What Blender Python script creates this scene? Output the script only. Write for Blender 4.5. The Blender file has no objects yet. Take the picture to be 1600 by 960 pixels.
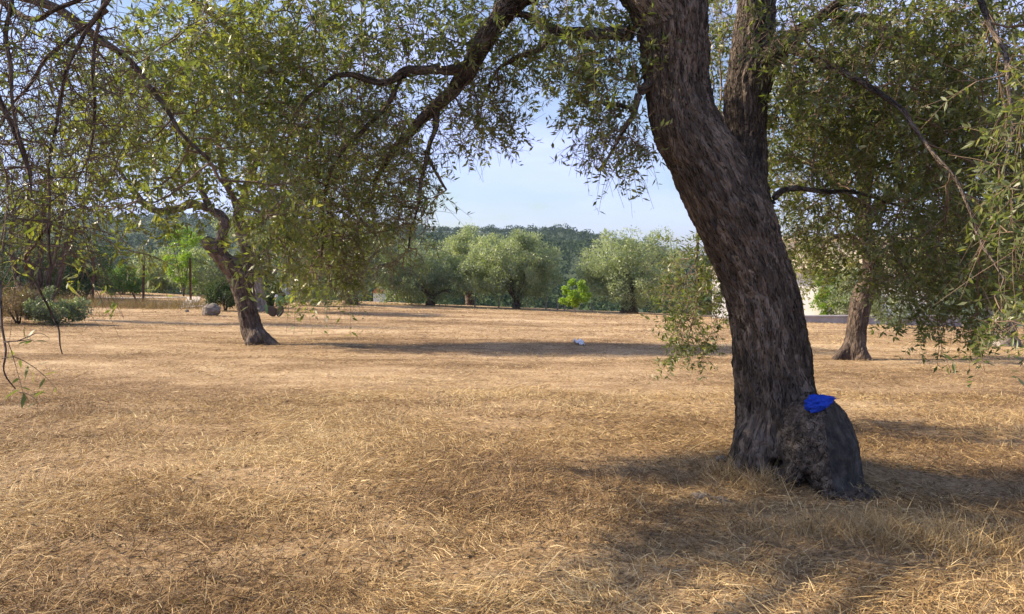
import bpy, math, random
import numpy as np
from mathutils import Vector, Matrix

random.seed(7)
RNG = np.random.default_rng(7)
S = bpy.context.scene
COL = S.collection

# ------------------------------------------------------------------ camera
FPX = 1232.0                      # focal length in pixels of a 1600 px wide frame
CAM_H = 1.55
PITCH = math.radians(3.715)
cam_data = bpy.data.cameras.new('camera')
cam = bpy.data.objects.new('camera', cam_data)
COL.objects.link(cam)
cam.location = (0, 0, CAM_H)
cam.rotation_euler = (math.radians(90) - PITCH, 0, 0)
cam_data.sensor_width = 36.0
cam_data.lens = 36.0 * FPX / 1600.0
cam_data.clip_start = 0.05
cam_data.clip_end = 6000
cam_data.dof.use_dof = True
cam_data.dof.focus_distance = 9.0
cam_data.dof.aperture_fstop = 14.0
S.camera = cam

# ------------------------------------------------------------------ sky, sun, exposure
SUN_EL = math.radians(33)
SUN_ROT = math.radians(-81)       # from the left, a little in front of the camera
wd = bpy.data.worlds.new('World')
S.world = wd
wd.use_nodes = True
nt = wd.node_tree
nt.nodes.clear()
sky = nt.nodes.new('ShaderNodeTexSky')
sky.sky_type = 'NISHITA'
sky.sun_disc = False
sky.sun_elevation = SUN_EL
sky.sun_rotation = SUN_ROT
sky.air_density = 1.0
sky.dust_density = 0.8
sky.ozone_density = 2.5
tc = nt.nodes.new('ShaderNodeTexCoord')
mp = nt.nodes.new('ShaderNodeMapping')
mp.inputs['Scale'].default_value = (1.0, 1.0, 3.8)
cn = nt.nodes.new('ShaderNodeTexNoise')
cn.inputs['Scale'].default_value = 3.0
cn.inputs['Detail'].default_value = 6
cn.inputs['Roughness'].default_value = 0.55
cr = nt.nodes.new('ShaderNodeMapRange')
cr.inputs['From Min'].default_value = 0.36
cr.inputs['From Max'].default_value = 0.66
cr.inputs['To Min'].default_value = 0.12
cr.inputs['To Max'].default_value = 0.9
cm = nt.nodes.new('ShaderNodeMix')
cm.data_type = 'RGBA'
cm.inputs['B'].default_value = (4.9, 5.6, 9.6, 1)       # thin high cloud
bg = nt.nodes.new('ShaderNodeBackground')
bg.inputs['Strength'].default_value = 0.074
wo = nt.nodes.new('ShaderNodeOutputWorld')
L = nt.links.new
L(tc.outputs['Generated'], mp.inputs['Vector'])
L(mp.outputs['Vector'], cn.inputs['Vector'])
L(cn.outputs['Fac'], cr.inputs['Value'])
L(cr.outputs['Result'], cm.inputs['Factor'])
L(sky.outputs['Color'], cm.inputs['A'])
L(cm.outputs['Result'], bg.inputs['Color'])
L(bg.outputs['Background'], wo.inputs['Surface'])

sun_data = bpy.data.lights.new('sun', 'SUN')
sun_data.energy = 5.0
sun_data.angle = math.radians(1.0)
sun_data.color = (1.0, 0.84, 0.64)
sun = bpy.data.objects.new('sun', sun_data)
COL.objects.link(sun)
SUNV = Vector((math.sin(SUN_ROT) * math.cos(SUN_EL), math.cos(SUN_ROT) * math.cos(SUN_EL), math.sin(SUN_EL)))
sun.rotation_euler = (-SUNV).to_track_quat('-Z', 'Y').to_euler()
sun.location = (-20, 5, 30)

S.view_settings.view_transform = 'Standard'
S.view_settings.look = 'None'
S.view_settings.gamma = 1.0
S.view_settings.exposure = 1.15
S.render.engine = 'CYCLES'
S.cycles.use_denoising = True
S.cycles.max_bounces = 6
S.cycles.diffuse_bounces = 3
S.cycles.transmission_bounces = 4
S.cycles.transparent_max_bounces = 4
S.cycles.volume_bounces = 0
S.cycles.caustics_reflective = False
S.cycles.caustics_refractive = False

# ------------------------------------------------------------------ helpers
def ray(px, py):
    dx = (px - 800.0) / FPX
    dy = (480.0 - py) / FPX
    c, s = math.cos(PITCH), math.sin(PITCH)
    return np.array([dx, c + dy * s, -s + dy * c])

def P(px, py, d):
    """the point that lies d metres ahead along the ray of a photo pixel"""
    r = ray(px, py)
    return np.array([0, 0, CAM_H]) + r * (d / r[1])

def mpp(d):
    return d / FPX

def project(p):
    q = p - np.array([0, 0, CAM_H])
    c, s = math.cos(PITCH), math.sin(PITCH)
    z = q[:, 1] * c - q[:, 2] * s
    u = q[:, 1] * s + q[:, 2] * c
    z = np.where(z < 0.05, 0.05, z)
    return 800 + FPX * q[:, 0] / z, 480 - FPX * u / z, z

def _hash(ix, iy, iz, seed):
    h = (ix.astype(np.uint32) * np.uint32(374761393) + iy.astype(np.uint32) * np.uint32(668265263)
         + iz.astype(np.uint32) * np.uint32(2147483647) + np.uint32((seed * 1274126177) & 0xffffffff))
    h = (h ^ (h >> np.uint32(13))) * np.uint32(1274126177)
    h = (h ^ (h >> np.uint32(16))) * np.uint32(2246822519)
    return h ^ (h >> np.uint32(15))

def vnoise(p, seed=0):
    """smooth value noise, -1..1"""
    p = np.asarray(p, dtype=np.float64)
    i = np.floor(p).astype(np.int64)
    f = p - i
    f = f * f * f * (f * (f * 6 - 15) + 10)
    out = np.zeros(len(p))
    for dx in (0, 1):
        wx = f[:, 0] if dx else 1 - f[:, 0]
        for dy in (0, 1):
            wy = f[:, 1] if dy else 1 - f[:, 1]
            for dz in (0, 1):
                wz = f[:, 2] if dz else 1 - f[:, 2]
                h = _hash(i[:, 0] + dx, i[:, 1] + dy, i[:, 2] + dz, seed) / 4294967295.0
                out += wx * wy * wz * h
    return out * 2 - 1

def fbm(p, octaves=4, seed=0, gain=0.5):
    p = np.asarray(p, dtype=np.float64)
    a, t, o = 1.0, 0.0, np.zeros(len(p))
    for k in range(octaves):
        o += a * vnoise(p * (2.03 ** k) + 17.3 * k, seed + k)
        t += a
        a *= gain
    return o / t

def cells(p, seed=0):
    """Voronoi F1 and F2"""
    i = np.floor(p).astype(np.int64)
    f1 = np.full(len(p), 9.0)
    f2 = np.full(len(p), 9.0)
    for dx in (-1, 0, 1):
        for dy in (-1, 0, 1):
            for dz in (-1, 0, 1):
                c = i + np.array([dx, dy, dz])
                j = np.stack([_hash(c[:, 0], c[:, 1], c[:, 2], seed + 11 * k) / 4294967295.0 for k in range(3)], 1)
                d = np.linalg.norm(c + j - p, axis=1)
                f2 = np.where(d < f1, f1, np.minimum(f2, d))
                f1 = np.minimum(f1, d)
    return f1, f2

def norm(v):
    return v / np.maximum(np.linalg.norm(v, axis=-1, keepdims=True), 1e-9)

def mesh_from(name, verts, faces=None, loops=None, starts=None, mats=(), smooth=False, attrs=None, vattrs=None):
    """a mesh of equal-sided faces (faces: n x k) or of given loops/starts"""
    me = bpy.data.meshes.new(name)
    verts = np.asarray(verts, dtype=np.float32)
    me.vertices.add(len(verts))
    me.vertices.foreach_set('co', verts.ravel())
    if faces is not None:
        faces = np.asarray(faces, dtype=np.int32)
        k = faces.shape[1]
        loops = faces.ravel()
        starts = np.arange(0, len(loops), k, dtype=np.int32)
    me.loops.add(len(loops))
    me.loops.foreach_set('vertex_index', np.asarray(loops, dtype=np.int32))
    me.polygons.add(len(starts))
    me.polygons.foreach_set('loop_start', np.asarray(starts, dtype=np.int32))
    for m in mats:
        me.materials.append(m)
    if attrs:
        for an, val in attrs.items():
            a = me.attributes.new(an, 'FLOAT', 'POINT')
            a.data.foreach_set('value', np.asarray(val, dtype=np.float32))
    if vattrs:
        for an, val in vattrs.items():
            a = me.attributes.new(an, 'FLOAT_VECTOR', 'POINT')
            a.data.foreach_set('vector', np.asarray(val, dtype=np.float32).ravel())
    me.update(calc_edges=True)
    if smooth:
        me.polygons.foreach_set('use_smooth', np.ones(len(starts), dtype=bool))
    return me

def link(name, me, parent=None, kind=None, label=None, cat=None, group=None, loc=None):
    o = bpy.data.objects.new(name, me)
    COL.objects.link(o)
    if parent is not None:
        o.parent = parent
        o.matrix_parent_inverse = Matrix.Translation(-Vector(parent.location))
    if loc is not None:
        o.location = loc
    tag(o, label, cat, group, kind)
    return o

def tag(o, label=None, cat=None, group=None, kind=None):
    if label: o['label'] = label
    if cat: o['category'] = cat
    if group: o['group'] = group
    if kind: o['kind'] = kind
    return o

def thing(name, loc, label, cat, group=None):
    o = bpy.data.objects.new(name, None)
    COL.objects.link(o)
    o.empty_display_size = 0.2
    o.location = Vector([float(v) for v in loc])
    return tag(o, label, cat, group)

# ------------------------------------------------------------------ terrain height
MAIN_XY = None
def ground_z(x, y):
    x = np.asarray(x, dtype=np.float64)
    y = np.asarray(y, dtype=np.float64)
    D = np.clip(1.48 + 0.04 * x, 0.25, 2.7)
    t = np.clip((y - 4.0) / 41.0, 0, 1.0)
    z = -D * t ** 1.25
    far = np.clip(y - 46.0, 0, None)
    z = z - 11.0 * (1 - np.exp(-(far / 75.0) ** 1.3))
    # the hill across the valley
    u = x / np.maximum(y, 1.0)
    rise = np.clip((y - 170.0) / 560.0, 0, 1)
    rise = rise * rise * (3 - 2 * rise)
    top = 33.0 + 8.0 * np.clip(-u - 0.12, 0, 0.6) / 0.4 - 16.0 * np.clip(u - 0.06, 0, 0.3) / 0.2
    p = np.stack([x * 0.006, y * 0.004, np.zeros_like(x)], -1).reshape(-1, 3)
    n = fbm(p, 4, 5).reshape(x.shape)
    z = z + rise * (top + 16 * n) - np.clip(y - 760, 0, None) * 0.03
    mid = np.exp(-((y - 330.0) / 90.0) ** 2) * 9.0 * (0.6 + n)
    z = z + mid * np.clip((y - 150) / 80, 0, 1)
    # hummocks of the mown field
    q = np.stack([x * 0.55, y * 0.55, np.zeros_like(x)], -1).reshape(-1, 3)
    h = fbm(q, 4, 21).reshape(x.shape)
    near = np.exp(-np.clip(y, 0, None) / 60.0)
    z = z + 0.075 * h * near
    if MAIN_XY is not None:
        d2 = (x - MAIN_XY[0]) ** 2 + (y - MAIN_XY[1]) ** 2
        z = z + 0.10 * np.exp(-d2 / 0.7)
    return z

def gz(x, y):
    return float(ground_z(np.array([x]), np.array([y]))[0])

def on_ground(px, py, dmin=1.5, dmax=400):
    """where the ray of a photo pixel meets the ground"""
    r = ray(px, py)
    d = dmin * (dmax / dmin) ** np.linspace(0, 1, 4000)
    pts = np.array([0, 0, CAM_H]) + r[None, :] * (d / r[1])[:, None]
    g = ground_z(pts[:, 0], pts[:, 1])
    k = np.argmax(pts[:, 2] < g)
    p = pts[k]
    return np.array([p[0], p[1], g[k]])

_b = P(1225, 745, 5.5)
MAIN_XY = (_b[0], _b[1])

# ------------------------------------------------------------------ materials
def new_mat(name):
    m = bpy.data.materials.new(name)
    m.use_nodes = True
    m.node_tree.nodes.clear()
    return m, m.node_tree.nodes, m.node_tree.links.new

def ramp(N, stops):
    r = N.new('ShaderNodeValToRGB')
    e = r.color_ramp.elements
    e[0].position, e[0].color = stops[0][0], (*stops[0][1], 1)
    e[1].position, e[1].color = stops[-1][0], (*stops[-1][1], 1)
    for p, c in stops[1:-1]:
        k = e.new(p)
        k.color = (*c, 1)
    return r

def leaf_mat(name, dark, mid, light, under, trans=0.42, rough=0.42, spec=0.5):
    m, N, K = new_mat(name)
    at = N.new('ShaderNodeAttribute'); at.attribute_name = 'tint'
    rp = ramp(N, [(0.0, dark), (0.5, mid), (1.0, light)])
    K(at.outputs['Fac'], rp.inputs['Fac'])
    geo = N.new('ShaderNodeNewGeometry')
    mx = N.new('ShaderNodeMix'); mx.data_type = 'RGBA'
    mx.inputs['B'].default_value = (*under, 1)
    K(geo.outputs['Backfacing'], mx.inputs['Factor'])
    K(rp.outputs['Color'], mx.inputs['A'])
    bs = N.new('ShaderNodeBsdfPrincipled')
    bs.inputs['Roughness'].default_value = rough
    bs.inputs['Specular IOR Level'].default_value = spec
    K(mx.outputs['Result'], bs.inputs['Base Color'])
    tr = N.new('ShaderNodeBsdfTranslucent')
    mu = N.new('ShaderNodeMix'); mu.data_type = 'RGBA'; mu.blend_type = 'MULTIPLY'
    mu.inputs['Factor'].default_value = 1.0
    mu.inputs['B'].default_value = (1.75, 1.85, 0.72, 1)
    K(rp.outputs['Color'], mu.inputs['A'])
    K(mu.outputs['Result'], tr.inputs['Color'])
    mix = N.new('ShaderNodeMixShader'); mix.inputs['Fac'].default_value = trans
    K(bs.outputs['BSDF'], mix.inputs[1]); K(tr.outputs['BSDF'], mix.inputs[2])
    out = N.new('ShaderNodeOutputMaterial')
    K(mix.outputs['Shader'], out.inputs['Surface'])
    return m

def bark_mat(name, c1, c2, c3, bump=0.5, scale=1.0, attr=True):
    m, N, K = new_mat(name)
    if attr:
        co = N.new('ShaderNodeAttribute'); co.attribute_name = 'barkco'; vec = co.outputs['Vector']
    else:
        co = N.new('ShaderNodeTexCoord'); vec = co.outputs['Object']
    n1 = N.new('ShaderNodeTexNoise'); n1.inputs['Scale'].default_value = 5 * scale; n1.inputs['Detail'].default_value = 8
    n1.inputs['Roughness'].default_value = 0.65
    n2 = N.new('ShaderNodeTexNoise'); n2.inputs['Scale'].default_value = 46 * scale; n2.inputs['Detail'].default_value = 5
    vo = N.new('ShaderNodeTexVoronoi'); vo.inputs['Scale'].default_value = 62 * scale; vo.feature = 'DISTANCE_TO_EDGE'
    for n in (n1, n2, vo): K(vec, n.inputs['Vector'])
    rp = ramp(N, [(0.28, c1), (0.5, c2), (0.72, c3)])
    ad = N.new('ShaderNodeMath'); ad.operation = 'MULTIPLY_ADD'
    K(n2.outputs['Fac'], ad.inputs[0]); ad.inputs[1].default_value = 0.45
    sb = N.new('ShaderNodeMath'); sb.operation = 'MULTIPLY_ADD'; sb.inputs[1].default_value = 0.75; sb.inputs[2].default_value = -0.1
    K(n1.outputs['Fac'], sb.inputs[0]); K(sb.outputs[0], ad.inputs[2])
    K(ad.outputs[0], rp.inputs['Fac'])
    bs = N.new('ShaderNodeBsdfPrincipled'); bs.inputs['Roughness'].default_value = 0.9
    bs.inputs['Specular IOR Level'].default_value = 0.25
    K(rp.outputs['Color'], bs.inputs['Base Color'])
    v2 = N.new('ShaderNodeTexVoronoi'); v2.inputs['Scale'].default_value = 34 * scale; v2.feature = 'DISTANCE_TO_EDGE'
    v3 = N.new('ShaderNodeTexVoronoi'); v3.inputs['Scale'].default_value = 34 * scale
    dm = N.new('ShaderNodeMix'); dm.data_type = 'VECTOR'; dm.inputs['Factor'].default_value = 0.03
    K(vec, dm.inputs['A']); K(n1.outputs['Color'], dm.inputs['B'])
    K(dm.outputs['Result'], v2.inputs['Vector']); K(dm.outputs['Result'], v3.inputs['Vector'])
    sp = N.new('ShaderNodeSeparateColor'); K(v3.outputs['Color'], sp.inputs['Color'])
    pm = N.new('ShaderNodeMapRange'); pm.inputs['To Min'].default_value = -0.13; pm.inputs['To Max'].default_value = 0.13
    K(sp.outputs['Red'], pm.inputs['Value'])
    pa = N.new('ShaderNodeMath'); pa.operation = 'ADD'; K(ad.outputs[0], pa.inputs[0]); K(pm.outputs['Result'], pa.inputs[1])
    K(pa.outputs[0], rp.inputs['Fac'])
    h2 = N.new('ShaderNodeMath'); h2.operation = 'MINIMUM'; h2.inputs[1].default_value = 0.3
    K(v2.outputs['Distance'], h2.inputs[0])
    b2 = N.new('ShaderNodeBump'); b2.inputs['Strength'].default_value = bump; b2.inputs['Distance'].default_value = 0.06
    K(h2.outputs[0], b2.inputs['Height'])
    hm = N.new('ShaderNodeMath'); hm.operation = 'MINIMUM'; hm.inputs[1].default_value = 0.22
    K(vo.outputs['Distance'], hm.inputs[0])
    ha = N.new('ShaderNodeMath'); ha.operation = 'MULTIPLY_ADD'; ha.inputs[1].default_value = 0.25
    K(n2.outputs['Fac'], ha.inputs[0]); K(hm.outputs[0], ha.inputs[2])
    bu = N.new('ShaderNodeBump'); bu.inputs['Strength'].default_value = bump; bu.inputs['Distance'].default_value = 0.03
    K(b2.outputs['Normal'], bu.inputs['Normal']); K(ha.outputs[0], bu.inputs['Height']); K(bu.outputs['Normal'], bs.inputs['Normal'])
    out = N.new('ShaderNodeOutputMaterial'); K(bs.outputs['BSDF'], out.inputs['Surface'])
    return m

def noise_mat(name, stops, scale=8.0, rough=0.85, bump=0.2, dist=0.02, detail=6, stretch=(1, 1, 1), coord='Object', spec=0.3):
    m, N, K = new_mat(name)
    co = N.new('ShaderNodeTexCoord')
    mpn = N.new('ShaderNodeMapping'); mpn.inputs['Scale'].default_value = stretch
    K(co.outputs[coord], mpn.inputs['Vector'])
    n1 = N.new('ShaderNodeTexNoise'); n1.inputs['Scale'].default_value = scale; n1.inputs['Detail'].default_value = detail
    n1.inputs['Roughness'].default_value = 0.62
    K(mpn.outputs['Vector'], n1.inputs['Vector'])
    rp = ramp(N, stops)
    K(n1.outputs['Fac'], rp.inputs['Fac'])
    bs = N.new('ShaderNodeBsdfPrincipled'); bs.inputs['Roughness'].default_value = rough
    bs.inputs['Specular IOR Level'].default_value = spec
    K(rp.outputs['Color'], bs.inputs['Base Color'])
    bu = N.new('ShaderNodeBump'); bu.inputs['Strength'].default_value = bump; bu.inputs['Distance'].default_value = dist
    K(n1.outputs['Fac'], bu.inputs['Height']); K(bu.outputs['Normal'], bs.inputs['Normal'])
    out = N.new('ShaderNodeOutputMaterial'); K(bs.outputs['BSDF'], out.inputs['Surface'])
    return m

M = {}
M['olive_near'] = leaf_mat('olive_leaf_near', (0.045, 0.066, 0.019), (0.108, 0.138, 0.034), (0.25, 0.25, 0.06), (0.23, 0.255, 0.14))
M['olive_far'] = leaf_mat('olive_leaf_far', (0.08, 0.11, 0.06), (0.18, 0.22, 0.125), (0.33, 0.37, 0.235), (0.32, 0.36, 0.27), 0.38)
M['dark_leaf'] = leaf_mat('dark_leaf', (0.016, 0.032, 0.014), (0.030, 0.055, 0.020), (0.06, 0.09, 0.03), (0.05, 0.08, 0.03), 0.2, 0.7, 0.2)
M['green_leaf'] = leaf_mat('green_leaf', (0.05, 0.10, 0.02), (0.09, 0.16, 0.03), (0.17, 0.24, 0.06), (0.12, 0.18, 0.07), 0.3, 0.6, 0.3)
M['lime_leaf'] = leaf_mat('lime_leaf', (0.12, 0.20, 0.02), (0.20, 0.31, 0.025), (0.31, 0.40, 0.05), (0.22, 0.30, 0.06), 0.4)
M['forest_leaf'] = leaf_mat('forest_leaf', (0.018, 0.034, 0.016), (0.036, 0.062, 0.025), (0.075, 0.105, 0.04), (0.036, 0.06, 0.028), 0.12, 0.8, 0.1)
M['dry_weed'] = leaf_mat('dry_weed', (0.10, 0.07, 0.035), (0.20, 0.14, 0.075), (0.36, 0.26, 0.14), (0.2, 0.15, 0.08), 0.2, 0.8)
M['bark'] = bark_mat('olive_bark', (0.034, 0.027, 0.022), (0.100, 0.079, 0.062), (0.235, 0.190, 0.15), 1.0)
M['bark_far'] = bark_mat('olive_bark_far', (0.04, 0.029, 0.023), (0.10, 0.073, 0.056), (0.20, 0.155, 0.12), 0.9, 0.7)
M['bark_pale'] = bark_mat('pale_bark', (0.16, 0.135, 0.11), (0.27, 0.24, 0.205), (0.40, 0.36, 0.32), 0.6, 0.7)
M['twig'] = noise_mat('twig_bark', [(0.3, (0.065, 0.045, 0.035)), (0.7, (0.15, 0.105, 0.078))], 9, 0.9, 0.1)
M['twig_red'] = noise_mat('thin_twig_bark', [(0.3, (0.11, 0.074, 0.052)), (0.7, (0.24, 0.172, 0.12))], 5, 0.85, 0.0)
M['cut_wood'] = noise_mat('weathered_cut_wood', [(0.35, (0.018, 0.016, 0.015)), (0.52, (0.048, 0.042, 0.037)), (0.7, (0.10, 0.088, 0.076))], 13, 0.85, 1.0, 0.04)

def straw_mat():
    m, N, K = new_mat('dry_straw')
    at = N.new('ShaderNodeAttribute'); at.attribute_name = 'tint'
    rp = ramp(N, [(0.0, (0.075, 0.045, 0.022)), (0.3, (0.26, 0.160, 0.068)), (0.6, (0.49, 0.338, 0.150)), (1.0, (0.73, 0.59, 0.33))])
    K(at.outputs['Fac'], rp.inputs['Fac'])
    bs = N.new('ShaderNodeBsdfPrincipled'); bs.inputs['Roughness'].default_value = 0.65
    bs.inputs['Specular IOR Level'].default_value = 0.3
    K(rp.outputs['Color'], bs.inputs['Base Color'])
    tr = N.new('ShaderNodeBsdfTranslucent'); K(rp.outputs['Color'], tr.inputs['Color'])
    mix = N.new('ShaderNodeMixShader'); mix.inputs['Fac'].default_value = 0.2
    K(bs.outputs['BSDF'], mix.inputs[1]); K(tr.outputs['BSDF'], mix.inputs[2])
    out = N.new('ShaderNodeOutputMaterial'); K(mix.outputs['Shader'], out.inputs['Surface'])
    return m
M['straw'] = straw_mat()

def ground_mat():
    m, N, K = new_mat('mown_field')
    co = N.new('ShaderNodeTexCoord')
    def noise(scale, detail, st=(1, 1, 1), rough=0.6):
        mpn = N.new('ShaderNodeMapping'); mpn.inputs['Scale'].default_value = st
        K(co.outputs['Object'], mpn.inputs['Vector'])
        n = N.new('ShaderNodeTexNoise'); n.inputs['Scale'].default_value = scale
        n.inputs['Detail'].default_value = detail; n.inputs['Roughness'].default_value = rough
        K(mpn.outputs['Vector'], n.inputs['Vector'])
        return n
    fine = noise(26, 8, (1, 1, 1), 0.75)
    mid = noise(1.7, 6, (0.6, 1.2, 1))
    big = noise(0.22, 5, (0.45, 1.5, 1))
    green = noise(0.02, 5)
    a = N.new('ShaderNodeMath'); a.operation = 'MULTIPLY_ADD'; a.inputs[1].default_value = 0.95
    b = N.new('ShaderNodeMath'); b.operation = 'MULTIPLY_ADD'; b.inputs[1].default_value = 0.45; b.inputs[2].default_value = -0.55
    c = N.new('ShaderNodeMath'); c.operation = 'MULTIPLY_ADD'; c.inputs[1].default_value = 0.7
    K(mid.outputs['Fac'], b.inputs[0]); K(big.outputs['Fac'], c.inputs[0]); K(b.outputs[0], c.inputs[2])
    K(fine.outputs['Fac'], a.inputs[0]); K(c.outputs[0], a.inputs[2])
    rp = ramp(N, [(0.25, (0.055, 0.036, 0.022)), (0.40, (0.215, 0.137, 0.069)), (0.54, (0.42, 0.292, 0.160)), (0.72, (0.64, 0.495, 0.31))])
    K(a.outputs[0], rp.inputs['Fac'])
    # wooded slope beyond the field: dark scrub soil
    sx = N.new('ShaderNodeSeparateXYZ'); K(co.outputs['Object'], sx.inputs['Vector'])
    mr = N.new('ShaderNodeMapRange'); mr.inputs['From Min'].default_value = 52; mr.inputs['From Max'].default_value = 66
    K(sx.outputs['Y'], mr.inputs['Value'])
    gr = ramp(N, [(0.3, (0.035, 0.052, 0.025)), (0.7, (0.075, 0.095, 0.04))])
    K(green.outputs['Fac'], gr.inputs['Fac'])
    mx = N.new('ShaderNodeMix'); mx.data_type = 'RGBA'
    K(mr.outputs['Result'], mx.inputs['Factor']); K(rp.outputs['Color'], mx.inputs['A']); K(gr.outputs['Color'], mx.inputs['B'])
    bs = N.new('ShaderNodeBsdfPrincipled'); bs.inputs['Roughness'].default_value = 0.95
    bs.inputs['Specular IOR Level'].default_value = 0.1
    K(mx.outputs['Result'], bs.inputs['Base Color'])
    bu = N.new('ShaderNodeBump'); bu.inputs['Strength'].default_value = 0.9; bu.inputs['Distance'].default_value = 0.04
    K(fine.outputs['Fac'], bu.inputs['Height']); K(bu.outputs['Normal'], bs.inputs['Normal'])
    out = N.new('ShaderNodeOutputMaterial'); K(bs.outputs['BSDF'], out.inputs['Surface'])
    return m
M['ground'] = ground_mat()

# ------------------------------------------------------------------ the ground: one sheet to the horizon
def axis(lo, hi, n, fine):
    a = np.linspace(math.asinh(lo / fine), math.asinh(hi / fine), n)
    return np.sinh(a) * fine
xs = axis(-1400, 1400, 270, 2.4)
ys = np.concatenate([-axis(0.25, 40, 24, 3)[::-1], axis(0.0, 1900, 270, 3.2)])
GX, GY = np.meshgrid(xs, ys)
GZ = ground_z(GX.ravel(), GY.ravel())
gv = np.stack([GX.ravel(), GY.ravel(), GZ], 1)
nx, ny = len(xs), len(ys)
ii = (np.arange(ny - 1)[:, None] * nx + np.arange(nx - 1)[None, :]).ravel()
gf = np.stack([ii, ii + 1, ii + nx + 1, ii + nx], 1)
link('ground', mesh_from('ground', gv, gf, mats=[M['ground']], smooth=True), kind='structure')

# ------------------------------------------------------------------ wood: smooth-blended solids turned into meshes
def spline(pts, n_per=8):
    """Catmull-Rom through rows of numbers (x, y, z, radius)"""
    p = np.asarray(pts, dtype=float)
    e = np.vstack([2 * p[0] - p[1], p, 2 * p[-1] - p[-2]])
    out = []
    for i in range(1, len(e) - 2):
        t = np.linspace(0, 1, n_per, endpoint=False)[:, None]
        a, b, c, d = e[i - 1], e[i], e[i + 1], e[i + 2]
        out.append(0.5 * (2 * b + (c - a) * t + (2 * a - 5 * b + 4 * c - d) * t ** 2 + (3 * b - a - 3 * c + d) * t ** 3))
    out.append(p[-1:])
    return np.vstack(out)

def smin(a, b, k):
    h = np.clip(0.5 + 0.5 * (b - a) / k, 0, 1)
    return b + (a - b) * h - k * h * (1 - h)

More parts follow.
